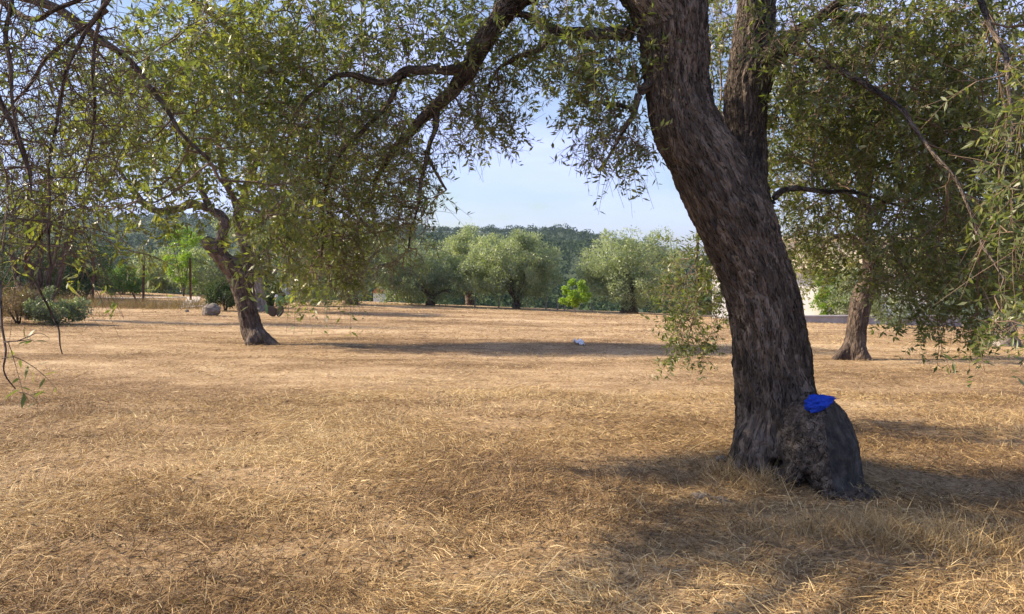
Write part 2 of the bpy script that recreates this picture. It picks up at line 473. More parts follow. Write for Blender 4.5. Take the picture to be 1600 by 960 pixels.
class Solid:
    def __init__(self, lo, hi, vox):
        self.lo = np.asarray(lo, float)
        self.vox = vox
        self.n = np.ceil((np.asarray(hi, float) - self.lo) / vox).astype(int) + 1
        self.F = np.full(self.n, 0.4, dtype=np.float32)
        self.lab = np.zeros(self.n, dtype=np.int8)
    def box(self, lo, hi):
        a = np.clip(np.floor((lo - self.lo) / self.vox).astype(int), 0, self.n - 1)
        b = np.clip(np.ceil((hi - self.lo) / self.vox).astype(int) + 1, 1, self.n)
        sl = tuple(slice(a[i], b[i]) for i in range(3))
        g = [(self.lo[i] + self.vox * np.arange(a[i], b[i])).astype(np.float32) for i in range(3)]
        return sl, g
    def chain(self, pts, k=0.06, label=0):
        pts = np.asarray(pts, float)
        r = pts[:, 3].max() + 2.2 * k + 0.02
        sl, g = self.box(pts[:, :3].min(0) - r, pts[:, :3].max(0) + r)
        T = np.full(tuple(len(q) for q in g), 0.4, dtype=np.float32)
        for A, B in zip(pts[:-1], pts[1:]):
            rr = max(A[3], B[3]) + 2.2 * k + 0.05
            s2, g2 = self.box(np.minimum(A[:3], B[:3]) - rr, np.maximum(A[:3], B[:3]) + rr)
            loc = tuple(slice(s2[i].start - sl[i].start, s2[i].stop - sl[i].start) for i in range(3))
            loc = tuple(slice(max(q.start, 0), min(q.stop, T.shape[i])) for i, q in enumerate(loc))
            gg = [g[i][loc[i]] for i in range(3)]
            if min(len(q) for q in gg) == 0: continue
            ba = (B - A)[:3]
            X, Y, Z = gg[0][:, None, None] - A[0], gg[1][None, :, None] - A[1], gg[2][None, None, :] - A[2]
            h = np.clip((X * ba[0] + Y * ba[1] + Z * ba[2]) / max((ba ** 2).sum(), 1e-9), 0, 1)
            d = np.sqrt((X - h * ba[0]) ** 2 + (Y - h * ba[1]) ** 2 + (Z - h * ba[2]) ** 2) - (A[3] + (B[3] - A[3]) * h)
            T[loc] = np.minimum(T[loc], d.astype(np.float32))
        old = self.F[sl]
        if label:
            L_ = self.lab[sl]; L_[T < old] = label
        self.F[sl] = smin(old, T, k)
    def cut_plane(self, p, n, lo, hi, label, only=None):
        n = np.asarray(n, float) / np.linalg.norm(n)
        sl, g = self.box(np.asarray(lo, float), np.asarray(hi, float))
        d = ((g[0][:, None, None] - p[0]) * n[0] + (g[1][None, :, None] - p[1]) * n[1] + (g[2][None, None, :] - p[2]) * n[2]).astype(np.float32)
        r2 = ((g[0][:, None, None] - p[0]) ** 2 + (g[1][None, :, None] - p[1]) ** 2 + (g[2][None, None, :] - p[2]) ** 2 - d ** 2).astype(np.float32)
        d = d - 0.055 * np.exp(-r2 / 0.022) + 0.02
        f = self.F[sl]; l = self.lab[sl]
        m = (d > f - 0.004)
        if only is not None: m &= (l == only) | (f > 0)
        m2 = m & (np.abs(d) < 0.05)
        l[m2] = label
        self.F[sl] = np.where(m, np.maximum(f, d), f)
    def carve(self, c, rad, k=0.04):
        c = np.asarray(c, float); rad = np.asarray(rad, float)
        sl, g = self.box(c - rad * 1.6 - k, c + rad * 1.6 + k)
        q = np.sqrt(((g[0][:, None, None] - c[0]) / rad[0]) ** 2 + ((g[1][None, :, None] - c[1]) / rad[1]) ** 2 + ((g[2][None, None, :] - c[2]) / rad[2]) ** 2)
        d = ((q - 1) * rad.min()).astype(np.float32)
        self.F[sl] = -smin(-self.F[sl], d, k)
    def surface(self):
        F = self.F
        s = (F < 0)
        u = s.astype(np.uint8)
        cnt = (u[:-1, :-1, :-1] + u[1:, :-1, :-1] + u[:-1, 1:, :-1] + u[:-1, :-1, 1:]
               + u[1:, 1:, :-1] + u[1:, :-1, 1:] + u[:-1, 1:, 1:] + u[1:, 1:, 1:])
        cx, cy, cz = np.nonzero((cnt > 0) & (cnt < 8))
        idx = np.full(cnt.shape, -1, dtype=np.int32)
        idx[cx, cy, cz] = np.arange(len(cx))
        acc = np.zeros((len(cx), 3)); num = np.zeros(len(cx))
        cor = [(0, 0, 0), (1, 0, 0), (0, 1, 0), (1, 1, 0), (0, 0, 1), (1, 0, 1), (0, 1, 1), (1, 1, 1)]
        for a in range(8):
            for b in range(a + 1, 8):
                A, B = np.array(cor[a]), np.array(cor[b])
                if np.abs(A - B).sum() != 1: continue
                fa = F[cx + A[0], cy + A[1], cz + A[2]]; fb = F[cx + B[0], cy + B[1], cz + B[2]]
                m = (fa < 0) != (fb < 0)
                t = np.where(m, fa / np.where(np.abs(fa - fb) < 1e-9, 1, fa - fb), 0)
                acc += np.where(m[:, None], A + t[:, None] * (B - A), 0)
                num += m
        v = self.lo + self.vox * (np.stack([cx, cy, cz], 1) + acc / num[:, None])
        faces = []
        def quads(ax):
            sl0 = [slice(None)] * 3; sl1 = [slice(None)] * 3
            sl0[ax] = slice(0, -1); sl1[ax] = slice(1, None)
            a, b = s[tuple(sl0)], s[tuple(sl1)]
            e = np.nonzero(a != b)
            o = [i for i in range(3) if i != ax]
            ok = (e[o[0]] > 0) & (e[o[1]] > 0) & (e[o[0]] < cnt.shape[o[0]]) & (e[o[1]] < cnt.shape[o[1]])
            e = [q[ok] for q in e]
            flip = a[tuple(e)]
            def at(d0, d1):
                q = [x.copy() for x in e]
                q[o[0]] -= d0; q[o[1]] -= d1
                return idx[tuple(q)]
            Q = np.stack([at(1, 1), at(0, 1), at(0, 0), at(1, 0)], 1)
            if ax == 1: flip = ~flip
            Q[~flip] = Q[~flip][:, ::-1]
            return Q
        for ax in range(3): faces.append(quads(ax))
        faces = np.vstack(faces)
        faces = faces[(faces >= 0).all(1)]
        lab = self.lab[cx, cy, cz]
        return v, faces, lab

def vnormals(v, f):
    n = np.cross(v[f[:, 2]] - v[f[:, 0]], v[f[:, 3]] - v[f[:, 1]])
    out = np.zeros_like(v)
    for k in range(4): np.add.at(out, f[:, k], n)
    return norm(out)

def bark_coords(v, axes):
    """angle round the nearest stem's axis and height along it, as a vector the bark follows"""
    A, Tn, Sl = [], [], []
    for k, c in enumerate(axes):
        a = np.asarray(c)[:, :3]
        A.append(a); Tn.append(norm(np.gradient(a, axis=0)))
        Sl.append(k * 7.3 + np.concatenate([[0], np.cumsum(np.linalg.norm(np.diff(a, axis=0), axis=1))]))
    A, Tn, Sl = np.vstack(A), np.vstack(Tn), np.concatenate(Sl)
    rad_ = np.concatenate([np.asarray(c)[:, 3] for c in axes])
    best = np.full(len(v), 1e9); bi = np.zeros(len(v), int)
    for i in range(len(A)):
        d = np.sqrt(((v - A[i]) ** 2).sum(1)) - rad_[i]
        m = d < best
        best[m] = d[m]; bi[m] = i
    rel = v - A[bi]
    al = (rel * Tn[bi]).sum(1)
    rad = rel - al[:, None] * Tn[bi]
    return norm(rad), Sl[bi] + al, np.linalg.norm(rad, axis=1)

def bark_relief(v, f, axis_pts, amp, plate, stretch=0.28, lump=0.02, seed=1, keep=None, knobbly=None):
    n = vnormals(v, f)
    rd, s, R = bark_coords(v, axis_pts)
    R0 = np.median(R)
    co = np.stack([rd[:, 0] * R0, rd[:, 1] * R0 + rd[:, 2] * R0 * 0.5, s * stretch], 1)
    if knobbly is not None: co = np.where(knobbly[:, None], v * np.array([0.75, 0.75, 0.6]), co)
    wob = np.stack([fbm(v * 5, 3, seed + 3), fbm(v * 5 + 9, 3, seed + 4), fbm(v * 4 + 5, 3, seed + 5)], 1) * 0.03
    q = (co + wob) / plate
    f1, f2 = cells(q, seed)
    rid = np.clip((f2 - f1) * 2.2, 0, 1)
    fine = fbm(co / plate * 1.6, 3, seed + 9, 0.65)
    g1, g2 = cells(q * 0.47 + 5, seed + 2)
    rid = rid * 0.7 + 0.6 * np.clip((g2 - g1) * 3.0, 0, 1)
    h = amp * (rid - 0.75) + amp * 0.7 * fine + lump * fbm(v * np.array([3.5, 3.5, 1.8]), 3, seed + 20)
    if keep is not None: h = h * keep
    return v + n * h[:, None], co

def split_mesh(v, f, sel):
    ff = f[sel]
    used = np.unique(ff)
    mp_ = np.full(len(v), -1); mp_[used] = np.arange(len(used))
    return used, mp_[ff]

def wood_part(name, v, f, co, mat, parent, label=None):
    me = mesh_from(name, v, f, mats=[mat], smooth=True, vattrs={'barkco': co})
    return link(name, me, parent, label=label)

def tube_mesh(chains, sides=8, seed=0, rough=0.06):
    """swept tubes; chains: arrays of (x, y, z, r)"""
    V, Fc, CO = [], [], []
    off = 0
    for c in chains:
        c = np.asarray(c, float)
        t = norm(np.gradient(c[:, :3], axis=0))
        up = np.array([0.31, 0.17, 0.93]); up = np.where(np.abs(t @ up)[:, None] > 0.95, np.array([[1.0, 0, 0]]), up[None, :])
        a = norm(np.cross(t, up)); b = np.cross(t, a)
        s = np.concatenate([[0], np.cumsum(np.linalg.norm(np.diff(c[:, :3], axis=0), axis=1))])
        th = np.linspace(0, 2 * np.pi, sides, endpoint=False)
        ring = a[:, None, :] * np.cos(th)[None, :, None] + b[:, None, :] * np.sin(th)[None, :, None]
        pv = c[:, None, :3] + ring * c[:, 3][:, None, None]
        flat = pv.reshape(-1, 3)
        r_ = np.repeat(c[:, 3], sides)
        flat = flat + ring.reshape(-1, 3) * (r_ * rough * 4 * fbm(flat * 14, 3, seed))[:, None]
        co = np.stack([np.tile(np.cos(th), len(c)) * r_, np.tile(np.sin(th), len(c)) * r_, np.repeat(s, sides) * 0.3], 1)
        n = len(c)
        i = (np.arange(n - 1)[:, None] * sides + np.arange(sides)[None, :])
        j = (np.arange(n - 1)[:, None] * sides + (np.arange(sides)[None, :] + 1) % sides)
        q = np.stack([i, j, j + sides, i + sides], -1).reshape(-1, 4)
        V.append(flat); Fc.append(q + off); CO.append(co)
        off += len(flat)
    return np.vstack(V), np.vstack(Fc), np.vstack(CO)

def edge_tubes(A, B, ra, rb, sides=4):
    """one frustum for each edge A->B"""
    n = len(A)
    t = norm(B - A)
    up = np.where(np.abs(t[:, 2:3]) > 0.9, np.array([[1.0, 0, 0]]), np.array([[0, 0, 1.0]]))
    a = norm(np.cross(t, up)); b = np.cross(t, a)
    th = np.linspace(0, 2 * np.pi, sides, endpoint=False)
    ring = a[:, None, :] * np.cos(th)[None, :, None] + b[:, None, :] * np.sin(th)[None, :, None]
    v = np.concatenate([A[:, None, :] + ring * ra[:, None, None], B[:, None, :] + ring * rb[:, None, None]], 1)
    base = (np.arange(n) * 2 * sides)[:, None]
    i = np.arange(sides)[None, :]; j = (np.arange(sides)[None, :] + 1) % sides
    f = np.stack([base + i, base + j, base + j + sides, base + i + sides], -1).reshape(-1, 4)
    return v.reshape(-1, 3), f

# ------------------------------------------------------------------ tree growth
def grow(start, attract, step, kill, maxit, rng, trop=(0, 0, 0), jitter=0.25, keepdir=0.35):
    """branches that grow from the start points into a cloud of targets"""
    pos = [np.asarray(s, float) for s in start]
    par = [-1] * len(pos)
    dr = [np.zeros(3)] * len(pos)
    kids = [0] * len(pos)
    P0 = np.array(pos)
    at = np.asarray(attract, float)
    ni = np.zeros(len(at), int); nd = np.full(len(at), 1e9)
    for a in range(0, len(P0), 400):
        d = ((at[:, None, :] - P0[None, a:a + 400, :]) ** 2).sum(-1)
        k = d.argmin(1); m = d[np.arange(len(at)), k]
        b = m < nd
        nd[b] = m[b]; ni[b] = k[b] + a
    alive = nd > kill * kill
    at, ni, nd = at[alive], ni[alive], nd[alive]
    trop = np.asarray(trop, float)
    for it in range(maxit):
        if len(at) == 0: break
        nodes, inv = np.unique(ni, return_inverse=True)
        sums = np.zeros((len(nodes), 3))
        PP = np.array([pos[k] for k in nodes])
        np.add.at(sums, inv, norm(at - PP[inv]))
        new = []
        for k, s in zip(nodes, sums):
            if kids[k] >= 3: continue
            s = s / (np.linalg.norm(s) + 1e-9)
            d = s + trop + keepdir * dr[k] + jitter * rng.normal(size=3)
            d /= np.linalg.norm(d) + 1e-9
            pos.append(pos[k] + d * step); par.append(int(k)); dr.append(d); kids.append(0); kids[k] += 1
            new.append(len(pos) - 1)
        if not new: break
        NP = np.array([pos[k] for k in new])
        for a in range(0, len(NP), 300):
            d = ((at[:, None, :] - NP[None, a:a + 300, :]) ** 2).sum(-1)
            k = d.argmin(1); m = d[np.arange(len(at)), k]
            b = m < nd
            nd[b] = m[b]; ni[b] = np.array(new)[k[b] + a]
        alive = nd > kill * kill
        at, ni, nd = at[alive], ni[alive], nd[alive]
    return np.array(pos), np.array(par), np.array(dr), np.array(kids)

def radii(par, n0, tip, power=2.3, cap=None):
    n = len(par)
    acc = np.zeros(n)
    r = np.full(n, tip)
    for i in range(n - 1, n0 - 1, -1):
        if acc[i] > 0: r[i] = acc[i] ** (1 / power)
        if cap is not None: r[i] = min(r[i], cap)
        if par[i] >= 0: acc[par[i]] += r[i] ** power
    return r

def leaf_arrays(p0, d0, length, nleaf, rng, droop, leaf_len, seg=6):
    """leafy shoots: curved stems and the leaves along them"""
    n = len(p0)
    t = np.linspace(0, 1, seg)
    side = norm(np.cross(d0, rng.normal(size=(n, 3)))) * rng.uniform(-0.45, 0.45, (n, 1))
    def curve(tt):
        return (p0[:, None, :] + d0[:, None, :] * (length[:, None] * tt)[:, :, None]
                + side[:, None, :] * (length[:, None] * tt ** 2)[:, :, None]
                + np.array([0, 0, -1.0]) * (droop[:, None] * length[:, None] * tt ** 2)[:, :, None])
    stem = curve(np.tile(t, (n, 1)))
    own = np.repeat(np.arange(n), nleaf)
    m = len(own)
    if m == 0:
        return stem, None
    tl = rng.uniform(0.1, 1.0, m) ** 0.85
    q0 = p0[own]; dd = d0[own]; ss = side[own]; ln = length[own]; dp = droop[own]
    pos = q0 + dd * (ln * tl)[:, None] + ss * (ln * tl ** 2)[:, None] - np.array([0, 0, 1.0]) * (dp * ln * tl ** 2)[:, None]
    tan = norm(dd + 2 * ss * tl[:, None] - np.array([0, 0, 2.0]) * (dp * tl)[:, None])
    rad = norm(np.cross(tan, rng.normal(size=(m, 3))))
    w = rng.uniform(0.7, 1.9, m)[:, None]
    ld = norm(tan * 0.7 + rad * w + np.array([0, 0, 0.18]))
    up = np.array([0, 0, 1.0]) + 0.7 * rng.normal(size=(m, 3))
    nr = norm(up - (up * ld).sum(1)[:, None] * ld)
    ll = leaf_len * rng.uniform(0.65, 1.25, m)
    return stem, dict(pos=pos, dir=ld, nrm=nr, len=ll, own=own)

def leaf_mesh(name, Lf, mat, wide=0.2, lod=1, tint=None):
    pos, d, n, l = Lf['pos'], Lf['dir'], Lf['nrm'], Lf['len'][:, None]
    s = np.cross(d, n)
    m = len(pos)
    w = l * wide * 0.5
    if lod == 2:
        v = np.stack([pos, pos + d * l * 0.3 + s * w * 0.9 + n * w * 0.35, pos + d * l * 0.3 - s * w * 0.9 + n * w * 0.35,
                      pos + d * l * 0.68 + s * w * 0.85 + n * w * 0.2, pos + d * l * 0.68 - s * w * 0.85 + n * w * 0.2,
                      pos + d * l - n * l * 0.08], 1).reshape(-1, 3)
        b = (np.arange(m) * 6)[:, None]
        lp = np.hstack([b, b + 1, b + 2, b + 1, b + 3, b + 4, b + 2, b + 3, b + 5, b + 4]).ravel()
        st = (np.arange(m) * 10)[:, None] + np.array([0, 3, 7])[None, :]
        me = mesh_from(name, v, loops=lp, starts=st.ravel(), mats=[mat], attrs={'tint': np.repeat(tint, 6)})
    else:
        v = np.stack([pos, pos + d * l * 0.45 + s * w, pos + d * l - n * l * 0.05, pos + d * l * 0.45 - s * w], 1).reshape(-1, 3)
        b = (np.arange(m) * 4)[:, None]
        f = np.hstack([b, b + 1, b + 2, b + 3])
        me = mesh_from(name, v, f, mats=[mat], attrs={'tint': np.repeat(tint, 4)})
    return me

_leaf_shapes = {}
def leaf_shape(mat, k):
    """one of four shared leaf meshes, lying along +X"""
    key = (mat.name, k)
    if key not in _leaf_shapes:
        w = 0.1
        n = 5
        V = [(0, 0, 0)]
        for i, (t, ww) in enumerate(((0.12, 0.45), (0.35, 0.95), (0.6, 1.0), (0.83, 0.55))):
            c = -0.10 * t * t * (0.5 + k)
            V += [(t, w * ww, c + 0.03), (t, 0, c), (t, -w * ww, c + 0.03)]
        V.append((1, 0, -0.10 * (0.5 + k)))
        F_ = [(0, 2, 1), (0, 3, 2)]
        for i in range(3):
            a = 1 + 3 * i
            F_ += [(a, a + 1, a + 4, a + 3), (a + 1, a + 2, a + 5, a + 4)]
        F_ += [(10, 11, 13), (11, 12, 13)]
        me = bpy.data.meshes.new('leaf')
        me.from_pydata(V, [], F_)
        me.materials.append(mat)
        a = me.attributes.new('tint', 'FLOAT', 'POINT')
        a.data.foreach_set('value', np.full(len(V), [0.25, 0.45, 0.62, 0.8][k], dtype=np.float32))
        me.update()
        _leaf_shapes[key] = me
    return _leaf_shapes[key]

def single_leaves(Lf, idx, mat, parent, tint):
    inv = Matrix.Translation(-Vector(parent.location))
    for i in idx:
        d, n = Lf['dir'][i], Lf['nrm'][i]
        s = np.cross(n, d)
        l = float(Lf['len'][i])
        o = bpy.data.objects.new('leaf', leaf_shape(mat, int(np.clip(tint[i] * 4, 0, 3))))
        COL.objects.link(o)
        o.parent = parent
        o.matrix_parent_inverse = inv
        mt = Matrix(((d[0] * l, s[0] * l, n[0] * l, Lf['pos'][i][0]), (d[1] * l, s[1] * l, n[1] * l, Lf['pos'][i][1]),
                     (d[2] * l, s[2] * l, n[2] * l, Lf['pos'][i][2]), (0, 0, 0, 1)))
        o.matrix_basis = mt

def clump(px, py, d, hx, hy, hd, n, rng):
    """targets in an ellipsoid placed by what it covers in the view"""
    c = P(px, py, d)
    r = np.array([hx * mpp(d), hd, hy * mpp(d)])
    return ball(c, r, n, rng)

def ball(c, r, n, rng):
    q = norm(rng.normal(size=(n, 3))) * (rng.uniform(0.05, 1, (n, 1)) ** (1 / 2.4))
    return np.asarray(c) + q * np.asarray(r)

def foliage(parent, start, targets, rng, step=0.16, kill=0.22, maxit=70, tip=0.0022, shoots=3, inner=0.5, length=(0.22, 0.5),
            leaves=(14, 30), leaf_len=0.055, wide=0.22, lod=1, mat=None, droop=(0.2, 0.9), bare=0.15, tint0=0.5, cap=0.03,
            stem_r=0.0014, stem_sides=3, stem_seg=5, trop=(0, 0, -0.12), singles=0, skip=0, twig_sides=4, view_thin=None, jitter=0.25,
            down=0.35, twig_mat='twig'):
    pos, par, dr, kids = grow(start, targets, step, kill, maxit, rng, trop, jitter)
    n0 = len(start)
    r = radii(par, n0, tip, cap=cap)
    g = np.arange(n0, len(pos))
    if len(g) == 0: return
    A = pos[par[g]]; B = pos[g]
    ra = np.where(par[g] >= n0, r[par[g]], r[g] * 1.15)
    ev, ef = edge_tubes(A, B, np.minimum(ra, r[g] * 1.5), r[g], twig_sides)
    # shoots
    ends = g[kids[g] == 0]
    mid = g[(kids[g] > 0) & (r[g] < tip * 4.5)]
    mid = np.concatenate([mid[rng.random(len(mid)) < inner - k] for k in range(int(math.ceil(inner)))])
    src = np.concatenate([np.repeat(ends, shoots), mid])
    n = len(src)
    d0 = norm(dr[src] * 0.7 + 0.75 * rng.normal(size=(n, 3)) + np.array([0, 0, -down]))
    ln = rng.uniform(length[0], length[1], n)
    dp = rng.uniform(droop[0], droop[1], n)
    nl = rng.integers(leaves[0], leaves[1] + 1, n)
    nl[rng.random(n) < bare] = 0
    stem, Lf = leaf_arrays(pos[src], d0, ln, nl, rng, dp, leaf_len, stem_seg)
    V, Fc = [ev], [ef]
    off = len(ev)
    if stem_sides:
        a = stem[:, :-1].reshape(-1, 3); b = stem[:, 1:].reshape(-1, 3)
        k = stem.shape[1] - 1
        tt = np.tile(np.arange(k) / k, n)
        rs = stem_r * (1.25 - 0.75 * tt); re = stem_r * (1.25 - 0.75 * (tt + 1.0 / k))
        sv, sf = edge_tubes(a, b, rs, re, stem_sides)
        V.append(sv); Fc.append(sf + off)
    me = mesh_from('twigs', np.vstack(V), np.vstack(Fc), mats=[M[twig_mat]], smooth=True)
    link('twigs', me, parent, kind='stuff')
    sh = np.clip(rng.normal(0.0, 0.10, n), -0.3, 0.3)
    reg = fbm(Lf['pos'] * 1.3, 3, 77)
    tint = np.clip(tint0 + sh[Lf['own']] + 0.22 * reg + rng.normal(0, 0.10, len(Lf['own'])), 0, 1)
    old = rng.random(len(tint)) < 0.02
    tint[old] = 1.0
    keep = np.ones(len(tint), bool)
    if singles:
        u, v_, z = project(Lf['pos'])
        vis = (u > -20) & (u < 1620) & (v_ > -20) & (v_ < 980) & (z > 0.8)
        big = np.where(vis, Lf['len'] / z, 0)
        idx = np.argsort(-big)[:singles]
        single_leaves(Lf, idx, mat, parent, tint)
        keep[idx] = False
    sub = {k: (v[keep] if k != 'own' else v[keep]) for k, v in Lf.items()}
    crown = link('crown', leaf_mesh('crown', sub, mat, wide, lod, tint[keep]), parent, kind='stuff')
    print('foliage', parent.name, 'nodes', len(pos), 'shoots', n, 'leaves', len(tint))
    return crown

def samples(chain, every=0.12):
    c = np.asarray(chain)[:, :3]
    s = np.concatenate([[0], np.cumsum(np.linalg.norm(np.diff(c, axis=0), axis=1))])
    k = max(2, int(s[-1] / every))
    t = np.linspace(0, s[-1], k)
    return np.stack([np.interp(t, s, c[:, i]) for i in range(3)], 1)

def pxchain(rows, n_per=6):
    """rows of (px, py, depth, half-width in px) -> smooth (x, y, z, r)"""
    return spline([[*P(a, b, d), w * mpp(d)] for a, b, d, w in rows], n_per)

def wander(chain, amp, freq, seed):
    c = np.array(chain)
    c[:, 0] += amp * fbm(c[:, :3] * freq, 3, seed)
    c[:, 1] += amp * fbm(c[:, :3] * freq + 31, 3, seed + 1)
    c[:, 2] += amp * fbm(c[:, :3] * freq + 57, 3, seed + 2)
    return c

# ================================================================== the big leaning olive tree
rg = np.random.default_rng(11)
main_tree = thing('olive_tree', (MAIN_XY[0], MAIN_XY[1], gz(*MAIN_XY)),
                  'big leaning olive tree with thick ridged trunk, sawn burl and blue rag at its foot', 'tree', 'olive trees of the grove')
trunk_axis = pxchain([(1224, 800, 5.5, 92), (1222, 755, 5.5, 84), (1218, 700, 5.5, 73), (1214, 650, 5.5, 67), (1211, 600, 5.5, 65), (1204, 550, 5.5, 62),
                      (1198, 500, 5.5, 59), (1187, 450, 5.5, 58), (1170, 400, 5.5, 58), (1150, 350, 5.5, 62), (1125, 300, 5.5, 62),
                      (1100, 250, 5.5, 60), (1074, 200, 5.5, 57), (1060, 140, 5.5, 52), (1055, 70, 5.5, 56), (1046, 0, 5.5, 60), (1036, -70, 5.45, 50), (1040, -150, 5.4, 42),
                      (1060, -260, 5.3, 34)], 6)
stem2 = pxchain([(1170, 370, 5.62, 40), (1166, 300, 5.82, 38), (1166, 225, 6.0, 36), (1166, 150, 6.08, 37), (1172, 90, 6.12, 36), (1180, 30, 6.15, 33),
                 (1188, -50, 6.1, 28), (1215, -150, 6.1, 22), (1260, -260, 6.1, 14)], 6)
fork2 = pxchain([(1170, 140, 6.08, 28), (1200, 98, 6.0, 20), (1226, 72, 5.92, 15), (1290, 20, 5.8, 9), (1370, -40, 5.7, 7.5), (1470, -90, 5.6, 6)], 5)
limbL = pxchain([(1046, 30, 5.45, 44), (1000, -30, 5.4, 40), (950, -70, 5.4, 32), (890, -65, 5.5, 26), (830, -25, 5.6, 22), (792, 12, 5.7, 18), (765, 52, 5.75, 16)], 6)
cont = pxchain([(765, 52, 5.75, 16), (742, 88, 5.8, 15), (722, 122, 5.85, 13), (700, 150, 5.9, 11), (668, 178, 5.95, 9), (640, 208, 6.0, 7.5), (612, 240, 6.05, 5.5), (585, 285, 6.1, 3.5)], 5)
so = Solid((0.55, 4.3, -0.35), (2.75, 6.7, 3.95), 0.0127)
trunk_axis[:, 3] *= 0.95
stem2[:, 3] *= 0.86
so.chain(trunk_axis, 0.05)
so.chain(stem2, 0.035)
so.chain(fork2, 0.06)
so.chain(limbL[:14], 0.06)
for rows in ([(1190, 690, 5.6, 40), (1160, 722, 5.7, 26), (1120, 745, 5.75, 12), (1095, 760, 5.7, 5)],
             [(1212, 690, 5.36, 34), (1232, 742, 5.2, 27), (1224, 785, 5.02, 21), (1204, 806, 4.9, 13), (1180, 818, 4.82, 6)],
             [(1180, 690, 5.35, 34), (1168, 735, 5.3, 22), (1158, 765, 5.2, 9)],
             [(1245, 680, 5.7, 40), (1290, 725, 5.85, 28), (1330, 750, 5.95, 14)]):
    so.chain(pxchain(rows, 5), 0.06)
burl = pxchain([(1240, 650, 5.36, 34), (1268, 664, 5.24, 46), (1286, 692, 5.15, 60), (1292, 735, 5.08, 64), (1302, 775, 5.0, 58), (1318, 810, 4.96, 60)], 5)
so.chain(burl, 0.09, label=1)
so.chain(pxchain([(1320, 760, 4.98, 42), (1348, 788, 4.93, 26), (1374, 808, 4.88, 13)], 5), 0.07, label=1)
cn_ = norm(np.array([0.62, -0.66, 0.30]))
cp = P(1289, 708, 5.12) + cn_ * 0.15
so.cut_plane(cp, cn_, cp + np.array([-0.5, -0.5, -0.22]), cp + np.array([0.5, 0.5, 0.5]), 2, only=1)
so.carve(P(1211, 718, 5.28), (0.04, 0.10, 0.032), 0.06)
so.carve(P(1262, 766, 4.97), (0.03, 0.11, 0.10), 0.09)
v, f, lab = so.surface()
keep = np.where(lab == 2, 0.4, np.where(lab == 1, 0.8, 1.0))
v2, co = bark_relief(v, f, [trunk_axis, stem2, fork2, limbL[:14]], 0.016, 0.033, 0.25, 0.024, 3, keep, lab >= 1)
fl = lab[f].max(1)
cutf = (lab[f] == 2).sum(1) >= 3
for nm, sel, mt in (('trunk', (fl == 0), 'bark'), ('burl', (fl > 0) & ~cutf, 'bark'), ('cut_face', cutf, 'cut_wood')):
    used, ff = split_mesh(v2, f, sel)
    par_ = main_tree if nm != 'cut_face' else burl_obj
    me = mesh_from(nm, v2[used], ff, mats=[M[mt]], smooth=True, vattrs={'barkco': co[used]})
    ob = bpy.data.objects.new(nm, me); COL.objects.link(ob); ob.parent = par_
    if nm == 'cut_face':
        ob['label'] = 'weathered dark grey sawn face of the burl'
    else:
        ob.matrix_parent_inverse = Matrix.Translation(-Vector(main_tree.location))
    if nm == 'burl':
        burl_obj = ob; ob['label'] = 'rough swollen burl at the foot of the trunk'
print('main trunk faces', len(f))

